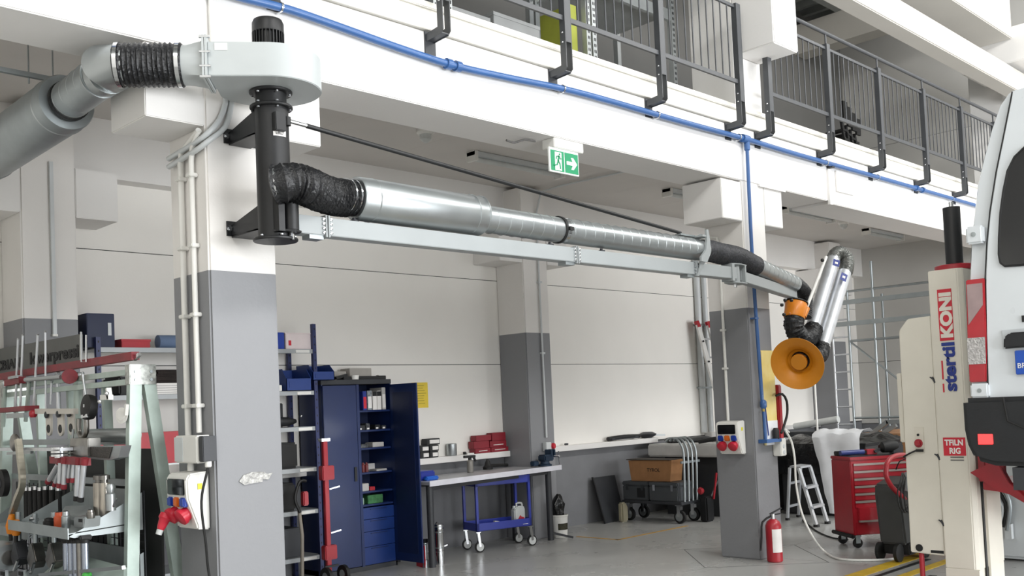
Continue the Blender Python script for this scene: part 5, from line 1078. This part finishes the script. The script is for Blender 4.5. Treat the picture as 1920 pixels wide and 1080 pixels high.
# ============================================================ MEZZANINE CONTENTS
def rack(x0, x1, label):
    t = thing('storage_rack', label, 'rack', (x0,6.4,4.655)); gm = mat('rack grey','#b4b8b8',.4,.4)
    for x in (x0,x1):
        for y in (6.15,6.9):
            u = MB().prism([(x-.03,y-.03,4.655),(x+.03,y-.03,4.655),(x+.03,y-.026,4.655),(x-.026,y-.026,4.655),(x-.026,y+.03,4.655),(x-.03,y+.03,4.655)],(0,0,2.4)).build('upright', gm, t, smooth=False); h = MB()
            if y < 6.5:
                for k in range(38):
                    h.box((x-.012,y-.032,4.68+k*.06),(x-.002,y-.0295,4.71+k*.06)); h.box((x+.008,y-.032,4.68+k*.06),(x+.018,y-.0295,4.71+k*.06))
                h.build('slot_holes', rubber, u, kind='stuff')
    for z in (4.74,5.75,6.6):
        MB().box((x0,6.13,z),(x1,6.17,z+.12)).build('beam', gm, t); MB().box((x0,6.17,z+.08),(x1,6.9,z+.10)).build('shelf', gm, t)
    return t
rack(5.55,7.37,'grey perforated rack on the mezzanine left of the second one'); rack(7.46,8.80,'grey perforated rack on the mezzanine beside white column')
rack(3.6,5.4,'grey perforated rack on the mezzanine at the left')
for k, (xa, xb, z0, h, lab) in enumerate(((5.6,6.1,4.85,.28,'grey carton on the mezzanine rack, leftmost in view'),(6.15,6.75,4.85,.36,'pale flat case on the mezzanine rack beside the left carton'),(7.5,8.6,4.85,.18,'grey bundle on the mezzanine rack next to white column'))):
    t = carton('storage_box',lab,'box',(xa,6.2,z0),(xb,6.8,z0+h),mat('grey carton','#8f9191',.6,var=.05)); MB().box((xa-.004,6.196,z0+h-.03),(xb+.004,6.804,z0+h+.003)).build('lid', MC['grey carton'], t)
t = thing('grey_duct_roll','dark grey round drum on mezzanine between the cartons','drum',(5.4,6.5,4.86)); MB().lathe((5.12,6.45,5.1),(1,0,0),[(0,.2),(.01,.22),(.3,.22),(.31,.2)],24).build('drum', dark, t)
t = thing('green_box','yellow green carton on the mezzanine rack','box',(7.1,6.3,5.2)); MB().box((7.20,6.2,5.06),(7.29,6.6,5.55)).build('body', mat('lime carton','#9aa03a',.6), t); MB().box((6.9,6.18,4.97),(7.34,6.7,5.055)).build('tray', mat('rack tray','#777a7a',.5), t)
t = thing('chair_stack','stack of black metal chairs on the mezzanine behind balustrade','chairs',(13.9,6.6,4.655))
for k in range(4):
    x, y = 13.30+.17*k, 6.42+.02*k
    MB().box((x,y,5.50-.03*k),(x+.13,y+.03,5.80-.05*k)).build('backrest', rubber, t)
    MB().prism([(x,y+.04,5.52-.03*k),(x+.045,y+.04,5.52-.03*k),(x+.26,y+.04,4.66),(x+.21,y+.04,4.66)],(0,.03,0)).build('frame', rubber, t)
    for q_ in range(6): MB().box((x+.02+.035*q_,y+.03,5.38-.13*q_-.03*k),(x+.13+.035*q_,y+.30,5.41-.13*q_-.03*k)).build('seat' if q_ == 1 else 'crossbar', rubber, t)
for k, (xa, w_) in enumerate(((12.2,1.0),)): pass
t = thing('upper_air_pipe','blue pipe on the far upper column at top right','pipe',(16.9,5.37,4.7)); MB().cyl((17.1,5.37,4.66),(17.1,5.37,8),.03,n=12).build('pipe', blue, t)
for z in (5.5,6.6): MB().box((17.05,5.36,z),(17.15,5.43,z+.03)).build('clip', chrome, t)
# ============================================================ TOOL RACK at the left
RX, RY = 2.71, 5.98
t = thing('tool_rack','pale galvanised A frame tool rack crowded with chrome tools at left','rack',(RX,7.0,0))
for y, nm in ((RY,0),(8.25,1)):
    zt = 1.99
    for s, fx in ((-1,-.14),(1,.33)):
        MB().bar((RX+s*.040,y,zt-.02),(RX+fx*.9+s*.04*0+(0 if s<0 else .0),y,0.0),.075,.05,(0,1,0)).build('leg', steel_paint, t)
    pk = MB().box((RX-.085,y-.035,zt-.08),(RX+.085,y+.035,zt+.045)).build('top_bracket', mat('zinc bracket','#c9ccc6',.3,.7,var=.25,scale=30), t, bevel=.004)
    for x, z in ((-.05,0),(.05,0),(-.05,-.05),(.05,-.05)): MB().lathe((RX+x,y-.035,zt+z),(0,-1,0),[(0,.010),(.006,.010)],6).build('bolt', galv_dull, pk)
for x, z in ((-.05,1.99),(.05,1.94),(-.05,1.93)): MB().bar((RX+x,RY,z),(RX+x,8.25,z),.035,.035).build('top_rail', steel_paint, t)
for y in (6.55,7.15,7.75): MB().bar((RX+.02,y,1.95),(RX+.05,y,.1),.055,.04,(0,1,0)).build('post', steel_paint, t)
for z in (1.56,1.30,.75): MB().bar((RX-.02,RY+.1,z),(RX-.02,8.25,z),.03,.04).build('cross_rail', galv_dull, t)
MB().tube([(RX-.03,6.02,1.60),(RX-.03,6.85,1.60)],.045,16).build('round_bar', galv, t)
o = MB().lathe((2.600,6.012,1.723),(-1,-.3,0),[(0,.05),(.006,.05),(.008,.03),(.012,.03)],20).build('pulley_disc', whitep, t)
MB().bar((2.600,5.958,1.725),(2.600,5.939,1.790),.02,.02).build('hook_arm', whitep, t)
ms = MB()
for k in range(26):
    x = RX+.02+.0; y = RY+.05+k*.09; ms.bar((x,y,.05),(x,y,1.25),.012,.006)
for k in range(24): ms.bar((RX+.02,RY+.05,.08+k*.05),(RX+.02,8.2,.08+k*.05),.004,.006)
ms.build('mesh_panel', dark, t, kind='stuff')
MB().box((RX+.20,RY+.2,.05),(RX+.215,8.2,1.5)).build('back_sheet', mat('back sheet','#3b3d3d',.6), t)
# trays
def tray(y0, y1, z, d, label=None):
    s = MB(); x1 = RX-.02; x0 = RX-d
    s.prism([(x0,y0,z),(x1,y0,z+.02),(x1,y1,z+.02),(x0,y1,z)],(0,0,-.006)); s.prism([(x0,y0,z-.035),(x0,y1,z-.035),(x0,y1,z+.03),(x0,y0,z+.03)],(-.006,0,0)); 
    for y in (y0, y1): s.prism([(x0,y,z-.02),(x0+.03,y,z-.03),(x1+.03,y,z-.03),(x1+.03,y,z+.20)],(0,.006,0))
    s.prism([(x1,y0,z),(x1,y1,z),(x1,y1,z+.22),(x1,y0,z+.22)],(.006,0,0)); return s.build('tray', mat('tray grey','#aab2b3',.35,.3,var=.08), t, smooth=False)
tray(6.03,7.05,1.04,.44); tray(6.03,7.05,.72-.05,.46); tray(7.1,8.1,.95,.3)
# sign panel
t = thing('sign_panel','grey panel with black lettering behind the rack rods','panel',(RX+.25,7.4,1.8)); px = 2.86
MB().prism([(2.860,9.869,2.354),(2.860,7.275,2.334),(2.860,7.289,2.110),(2.860,9.884,2.126)],(.012,0,0)).build('board', mat('panel grey','#6d6e6c',.6), t)
dY = (V((2.860,7.324,2.174))-V((2.860,8.305,2.161))); 
text('lettering','lowerpressi',.13,V((2.860,8.304,2.174))-V((.002,0,0)),(0,-1,0),(0,0,1),inkm,t,.003,width=abs(dY.y),bold=.004)
text('lettering','ICBIAN',.11,V((2.860,9.156,2.164))-V((.002,0,0)),(0,-1,0),(0,0,1),inkm,t,.003,width=abs((V((2.860,8.510,2.155))-V((2.860,9.156,2.164))).y),bold=.004)
MB().bar((2.840,7.224,2.322),(2.840,7.239,2.084),.02,.01).build('edge_strip', whitep, t)
# long red bar
t = thing('red_beam_tool','long dark red bar lying along the top of the tool rack','bar',(RX,7,2.06)); rbm = mat('worn dark red','#8e2b34',.5,var=.15,scale=14)
MB().bar((2.660,5.936,2.087),(2.660,8.394,2.078),.05,.05).build('bar', rbm, t); MB().bar((2.660,5.875,2.093),(2.660,5.952,2.065),.02,.02).build('bright_end', chrome, t)
t = thing('red_ratchet_head','dark red socket head on the rack rail','tool',(2.600,6.922,2.020)); MB().lathe((2.600,6.830,2.004),(-.3,-1,0),[(-.12,.03),(-.02,.035),(0,.05),(.05,.05),(.05,.03)],16).build('head', rbm, t); MB().tube([(2.600,7.654,2.022),(2.600,6.970,2.008)],.016,10).build('shaft', galv, t)
t = thing('red_slide','red and steel slide block above the holed plate','tool',(2.550,7.718,1.779)); MB().bar((2.550,8.063,1.808),(2.550,7.392,1.809),.10,.035).build('bar', rbm, t); MB().bar((2.500,7.712,1.762),(2.500,7.354,1.761),.04,.035).build('plate', galv, t); MB().ball((2.480,7.172,1.765),.03,n=8).build('red_knob', red, t)
t = thing('red_bracket','small red bracket on the left of the rack top','tool',(2.600,7.877,2.021)); MB().bar((2.600,8.040,2.016),(2.600,7.720,2.025),.05,.05).build('bracket', rbm, t); MB().bar((2.580,7.907,2.047),(2.580,7.725,2.050),.04,.02).build('plate', galv, t)
# upright rods
for k, (xa, ya, xb, yb, lab) in enumerate(((34,636,29,765,'leftmost thin upright steel rod on the rack'),(43,629,38,765,'second thin upright steel rod from the left'),(71,628,63,768,'slanting thin upright steel rod right of the pair'),(85,622,86,766,'tallest thin upright rod, right of the slanting one'))):
    t = thing('steel_rod', lab, 'rod', (2.600,7.867,1.821)); OFF[t.name] = V(t.location); MB().cyl(V({0:(2.600,7.790,2.331),1:(2.600,7.688,2.351),2:(2.600,7.389,2.331),3:(2.600,7.244,2.342)}[k]),V({0:(2.600,7.879,1.821),1:(2.600,7.777,1.818),2:(2.600,7.506,1.799),3:(2.600,7.268,1.801)}[k]),.009 if k < 3 else .0075,n=8).build('shaft', alu, t); MB().ball(V({0:(2.600,7.790,2.331),1:(2.600,7.688,2.351),2:(2.600,7.389,2.331),3:(2.600,7.244,2.342)}[k]),.010,n=6).build('tip', chrome, t)
t = thing('u_rod','narrow bright U shaped rod standing at the panel edge','rod',(2.600,6.573,2.082)); MB().tube([(2.620,6.663,2.294),(2.620,6.667,2.092),(2.620,6.588,2.090),(2.620,6.577,2.266)],.007,8).build('rod', chrome, t)
for k in range(6):
    xa = (55,97,108,145,118,10)[k]; P = {0:((2.620,7.637,2.009),(2.620,7.732,1.718)),1:((2.620,7.201,1.989),(2.620,7.231,1.829)),2:((2.660,7.198,2.045),(2.660,7.195,1.781)),3:((2.700,6.941,2.012),(2.700,6.950,1.572)),4:((2.620,6.654,2.016),(2.620,6.589,1.785)),5:((2.620,8.151,1.992),(2.620,8.219,1.686))}[k]
    t = thing('hanging_bar', ('pale bar hanging left of the holed plate','short thin bar hanging above holed plate','pale stout bar above the holed plate end','wide pale blue post behind the black pulley','thin slanting bar beside the black pulley','short bar at the left picture edge')[k], 'bar', P[1]); MB().cyl(P[0],P[1],(.014,.008,.016,.03,.008,.014)[k],n=10).build('shaft', steel_paint if k in (0,3,5) else alu, t); MB().ball(P[0],(.018,.012,.02,.034,.012,.018)[k],n=8).build('eye', galv, t)
# holed plate
plm = mat('cast plate','#cdc8bf',.45,.2,var=.04)
t = thing('puller_plate','silver puller plate with two big round holes hanging from the rack','plate',(2.500,6.832,1.707)); s = MB()
MB().bar((2.500,7.148,1.782),(2.500,6.476,1.765),.035,.035).build('top_bar', plm, t)
for k, c in enumerate(((2.500,6.949,1.659),(2.500,6.742,1.656),(2.520,6.614,1.660))):
    c = V(c); ring_ = [V((c.x,c.y+.048*math.cos(a),c.z+.048*math.sin(a))) for a in [math.pi+math.pi*j/10 for j in range(11)]]; top = V((2.500,6.942,1.773)).z
    s2 = MB().prism([V((c.x,c.y-.048,top))]+[V((c.x,c.y-.048*math.cos(math.pi*j/10),c.z-.048*math.sin(math.pi*j/10))) for j in range(11)]+[V((c.x,c.y+.048,top))],(.012,0,0)).build('lobe', plm, t)
    MB().lathe((c.x-.001,c.y,c.z),(-1,0,0),[(0,.028),(.002,.028)],20).build('hole', rubber, t); MB().ball((c.x-.012,c.y,top-.02),.026,(.5,1,1),10).build('bolt_head', dark, t)
t = thing('cable_pulley','black pulley block on the round bar of the rack','pulley',(2.550,6.321,1.780)); c = V((2.550,6.321,1.783)); MB().lathe(c,(-1,0,.1),[(0,.075),(.02,.08),(.05,.08),(.06,.03)],24).build('sheave', rubber, t); MB().bar((2.500,6.319,1.805),(2.500,6.324,1.731),.02,.02).build('bracket', chrome, t); MB().bar((2.500,6.366,1.729),(2.500,6.274,1.733),.02,.02).build('foot', chrome, t); MB().ball((2.480,6.049,1.813),.014,n=8).build('bolt', chrome, t)
t = thing('white_clip','white clip tool on the rack post above the pulley','tool',(2.550,6.112,1.863)); MB().bar((2.550,6.178,1.842),(2.550,6.051,1.838),.03,.03).bar((2.550,6.086,1.895),(2.550,6.067,1.828),.03,.02).build('clip', whitep, t); MB().ball((2.530,6.064,1.862),.014,n=8).build('pivot', chrome, t)
t = thing('chain_link','oval steel chain link hanging below the round bar','link',(2.550,6.473,1.647)); MB().tube([(2.550,6.555,1.717),(2.550,6.561,1.630),(2.550,6.502,1.595),(2.550,6.440,1.629),(2.550,6.435,1.714)],.016,10,.03).build('link', steel, t)
# perforated box + plates
t = thing('shelf_box','grey steel box with dark mesh side on the middle rack shelf','box',(2.500,6.174,1.497)); MB().prism([(2.500,6.578,1.536),(2.500,5.799,1.543),(2.500,5.848,1.473),(2.500,5.979,1.456),(2.500,6.582,1.468)],(.06,0,0)).build('body', galv_dull, t); MB().prism([(2.495,6.282,1.537),(2.495,5.923,1.537),(2.495,5.974,1.466),(2.495,6.286,1.477)],(.004,0,0)).build('mesh_side', mat('dark mesh','#55534f',.6,var=.4,scale=120), t)
t = thing('steel_block','square steel block above the mesh sided box','block',(2.480,6.436,1.565)); MB().prism([(2.480,6.531,1.592),(2.480,6.241,1.591),(2.480,6.248,1.481),(2.480,6.538,1.480)],(.08,0,0)).build('block', steel, t, bevel=.004); MB().cyl((2.500,6.527,1.650),(2.500,6.539,1.591),.008,n=8).build('stud', galv, t)
t = thing('long_tray_bar','polished flat shelf bar at the left of the rack','bar',(2.450,7.120,1.521)); MB().bar((2.450,7.764,1.524),(2.450,6.482,1.526),.10,.02).build('bar', alu, t); MB().bar((2.420,7.504,1.496),(2.420,7.034,1.506),.02,.02).build('lower_bar', galv, t)
t = thing('clamp_stack','stack of bright clamp rings above the red handles','clamp',(2.420,6.544,1.518))
for k in range(3): MB().lathe(V((2.420,6.537,1.480))+V((0,0,k*.022)),(0,0,1),[(0,.045),(.002,.055),(.016,.055),(.018,.045)],20).build('ring', chrome, t)
# red handled pullers
spots = [((2.440,6.603,1.444),(2.440,6.794,1.323),'red topped puller leg, leftmost of the cluster'),((2.460,6.621,1.436),(2.460,6.748,1.305),'red topped puller leg, second of the cluster'),((2.420,6.530,1.453),(2.420,6.557,1.310),'red topped puller leg, third of the cluster'),((2.420,6.460,1.447),(2.420,6.486,1.305),'red topped puller leg, fourth of the cluster'),((2.440,6.435,1.446),(2.440,6.467,1.344),'short red topped puller leg, fifth of the cluster'),((2.440,6.374,1.447),(2.440,6.398,1.346),'short red topped puller leg, sixth of the cluster'),((2.420,6.247,1.443),(2.420,6.285,1.238),'long red topped puller leg, next to last'),((2.410,6.130,1.445),(2.410,6.193,1.236),'long red topped puller leg, last on the right')]
for k, (a, b, lab) in enumerate(spots):
    a, b = V(a), V(b); t = thing('puller_rod', lab, 'tool', b); u = (a-b).normalized(); r = .016 if k in (0,2,3,6,7) else .011
    MB().cyl(b,a,r,n=12).build('shaft', alu, t); MB().cyl(a-u*.01,a+u*.03,r*1.5,n=12).build('red_cap', rbm, t); MB().cyl(b-u*.03,b,r*1.2,n=12).build('tip', rubber if k > 5 else rbm, t)
t = thing('red_crossbar','red bar joining the tops of the puller legs','bar',(2.430,6.416,1.454)); MB().bar((2.430,6.711,1.458),(2.430,6.116,1.450),.03,.045).build('bar', rbm, t); MB().lathe((2.410,6.520,1.474),(0,0,1),[(0,.03),(.02,.03)],16).build('boss', chrome, t)
# curved strap with orange ends
t = thing('curved_strap','broad bent steel strap hanging at the far left of the rack','strap',(2.350,7.156,1.089)); 
MB().tube([(2.350,7.083,1.596),(2.350,7.059,1.503),(2.350,7.021,1.308),(2.350,7.129,1.197),(2.350,7.239,1.085)],.026,4,.04).build('strap', mat('brushed warm steel','#bdb7a6',.3,.8,stretch=(1,1,8),var=.1), t); MB().ball((2.360,7.177,1.574),.07,(.4,1,.9),14).build('hook_plate', steel, t)
for k, (p, q_, lab) in enumerate((((2.330,7.178,1.090),(2.330,7.207,0.963),'orange handle, left of the pair on bent strap'),((2.310,7.026,1.064),(2.310,7.043,0.964),'orange handle, right of the pair on bent strap'))):
    t = thing('orange_handle', lab, 'handle', q_); OFF[t.name] = V(t.location); MB().tube([p,V(p).lerp(V(q_),.6),q_],lambda i, m: (.018,.036,.024)[i],14).build('grip', orange, t); MB().lathe(V(q_),(0,0,-1),[(0,.014),(.05,.012)],10).build('shank', rubber, t)
# tray contents
t = thing('steel_cylinder_tool','tall pair of bright steel cylinders standing at the back of the rack tray','cylinder',(2.550,6.240,1.111))
for p, q_ in (((2.550,6.272,1.106),(2.550,6.268,1.309)),((2.540,6.159,1.113),(2.540,6.154,1.313))):
    c_ = MB().cyl(p,q_,.034,n=20).build('cylinder', mat('satin steel','#c7c0b4',.3,.8), t); MB().lathe(q_,(0,0,1),[(0,.02),(.02,.02),(.02,.032),(.045,.032),(.05,.02)],16).build('collar', steel, c_)
t = thing('short_cylinder','short steel cylinder right of the tall pair on the tray','cylinder',(2.520,6.022,1.157)); MB().lathe((2.520,6.022,1.150),(0,0,1),[(0,.03),(.10,.03),(.11,.02),(.14,.026),(.16,.02)],16).build('body', galv, t); MB().bar((2.500,5.935,1.179),(2.500,5.894,1.228),.012,.012).build('pin', chrome, t)
t = thing('bored_block','pale steel block with square bore on the rack tray','block',(2.350,6.025,1.080)); MB().prism([(2.340,6.134,1.123),(2.340,5.973,1.131),(2.340,5.992,1.067),(2.340,6.138,1.059)],(.10,0,0)).build('block', galv, t, bevel=.005); MB().prism([(2.337,6.053,1.118),(2.337,6.005,1.120),(2.337,6.006,1.101),(2.337,6.055,1.099)],(.004,0,0)).build('bore', rubber, t)
t = thing('steel_plate','pitched grey steel plate lying on the rack tray','plate',(2.450,6.319,1.118)); MB().prism([(2.450,6.651,1.102),(2.520,6.745,1.149),(2.520,6.326,1.174),(2.450,6.105,1.138),(2.420,6.242,1.115)],(0,0,-.03)).build('plate', galv_dull, t, bevel=.004); MB().box((2.50,6.5,1.075),(2.56,6.6,1.12)).build('spacer', steel, t)
for k, (c, m, r, h, lab) in enumerate((((2.320,6.479,1.042),rubber,.035,.06,'black round adapter at the front of tray'),((2.330,6.339,1.055),mat('orange red plug','#cc5a35',.4),.03,.09,'orange red plug at the front of the tray'),((2.330,6.228,1.055),galv,.026,.10,'bright steel sleeve next to the orange red plug'),((2.360,6.850,1.057),chrome,.03,.03,'chrome ring at the left tip of the tray'),((2.380,5.979,1.120),steel,.024,.05,'steel ring at the right of bored block'))):
    t = thing('adapter', lab, 'adapter', c); MB().lathe(c,(0,0,1),[(0,r*.9),(.004,r),(h*.7,r),(h*.75,r*.8),(h,r*.75)],16).build('body', m, t); MB().lathe(V(c)+V((0,0,h)),(0,0,1),[(0,r*.5),(.004,r*.5)],12).build('bore', rubber, t)
# tubes below the tray
t0 = None
for k, (c, lab) in enumerate((((2.360,6.314,0.955),'bright tube under the tray, leftmost'),((2.340,6.185,0.966),'bright tube under the tray, second from left'),((2.330,6.085,0.974),'bright tube under the tray, third from left'),((2.330,6.020,0.979),'dark holed tube under the tray, fourth from left'),((2.340,5.974,0.981),'bright tube under the tray, rightmost'))):
    c = V(c); t = thing('steel_tube', lab, 'tube', (c.x,c.y,c.z-.45)); MB().cyl((c.x,c.y,c.z-.45),(c.x,c.y,c.z),.021,n=16).build('tube', mat('bluish tube','#a9b0bd',.25,.9) if k != 3 else steel, t); MB().cyl((c.x,c.y,c.z),(c.x,c.y,c.z+.02),.026,n=12).build('cap', rubber, t)
t = thing('black_clamp','black clamp block holding the tubes under the tray','clamp',(2.360,6.161,0.997)); MB().bar((2.360,6.329,0.987),(2.360,5.999,1.008),.07,.03).build('block', rubber, t, bevel=.006); MB().ball((2.320,6.055,1.028),.014,n=8).build('screw', chrome, t)
# lower left shapes
lowp = [((2.550,8.002,1.265),.085,'dark rubber wheel at left edge of the rack','wheel'),]
t = thing('rubber_wheel','dark rubber wheel at the left edge behind the bent strap','wheel',(2.500,7.800,1.275)); c = V((2.500,7.800,1.275)); MB().lathe(c,(-1,0,0),[(0,.05),(.005,.10),(.045,.10),(.05,.05)],28).build('tyre', rubber, t); MB().lathe(c,(-1,0,0),[(0,.045),(.055,.045)],20).build('hub', dark, t)
t = thing('steel_disc','big bright steel disc at the bottom left picture corner','disc',(2.300,7.334,0.813)); MB().lathe((2.300,7.335,0.806),(0,-1,0),[(0,.10),(.02,.105),(.16,.105),(.18,.09)],28).build('disc', galv, t); MB().lathe((2.300,7.335,0.806),(0,-1,0),[(.18,.05),(.20,.05)],20).build('boss', steel, t)
for k, (c, lab) in enumerate((((2.300,7.051,0.835),'dark wedge shaped vice head at lower left'),((2.330,6.835,0.830),'steel wedge puller head at lower left'),((2.340,6.537,0.852),'steel wedge puller head right of the first one'))):
    c = V(c); t = thing('wedge_head', lab, 'tool', c); s = .085
    MB().prism([(c.x,c.y+s,c.z-.02),(c.x,c.y+.02,c.z+.09),(c.x,c.y-.02,c.z+.09),(c.x,c.y-s,c.z-.02),(c.x,c.y-.04,c.z-.07),(c.x,c.y+.04,c.z-.07)],(.07,0,0)).build('head', steel if k else dark, t, bevel=.006); MB().cyl((c.x+.03,c.y,c.z+.09),(c.x+.03,c.y,c.z+.28),.016,n=10).build('stem', galv_dull, t); MB().tube([(c.x-.01,c.y-.09,c.z-.03),(c.x-.015,c.y-.03,c.z-.10)],.010,8).build('edge_bar', chrome, t)
for k, (c, lab) in enumerate((((2.250,7.099,0.715),'chrome lever end at the bottom edge, left one'),((2.250,6.758,0.746),'chrome lever end at the bottom edge, right one'))):
    c = V(c); t = thing('lever_end', lab, 'lever', c); OFF[t.name] = V(t.location); MB().bar((c.x,c.y+.06,c.z),(c.x,c.y-.05,c.z),.02,.055,(0,0,1)).build('lever', chrome, t); MB().bar((c.x-.012,c.y+.03,c.z),(c.x-.012,c.y-.03,c.z),.006,.025,(0,0,1)).build('inlay', rubber, t)
t = thing('dark_sockets','row of dark chrome topped sockets hanging on the rack','sockets',(2.600,7.416,1.238))
for k in range(7):
    c = V({0:(2.600,7.683,1.211),1:(2.600,7.596,1.214),2:(2.600,7.500,1.224),3:(2.600,7.407,1.219),4:(2.600,7.304,1.230),5:(2.600,7.184,1.234),6:(2.600,7.067,1.230)}[k]); s = MB().cyl((c.x,c.y,c.z-.24),(c.x,c.y,c.z),.022,n=12).build('socket', rubber, t); MB().cyl((c.x,c.y,c.z),(c.x,c.y,c.z+.025),.02,n=12).build('chrome_head', chrome, s)
t = thing('lower_bin','pale green steel bin at the bottom of the rack','bin',(2.400,5.813,0.885)); MB().prism([(2.300,6.595,0.736),(2.450,6.614,0.831),(2.500,6.313,0.847),(2.500,5.814,0.833),(2.350,5.472,0.787),(2.300,6.598,0.686)],(.02,0,-.01)).build('bin_wall', steel_paint, t); MB().bar((2.300,6.595,0.743),(2.350,5.466,0.879),.02,.02).build('rim', galv, t); MB().ball((2.330,5.929,0.799),.03,(1,1,.6),10).build('green_knob', mat('green plastic','#49b04a',.4), t)
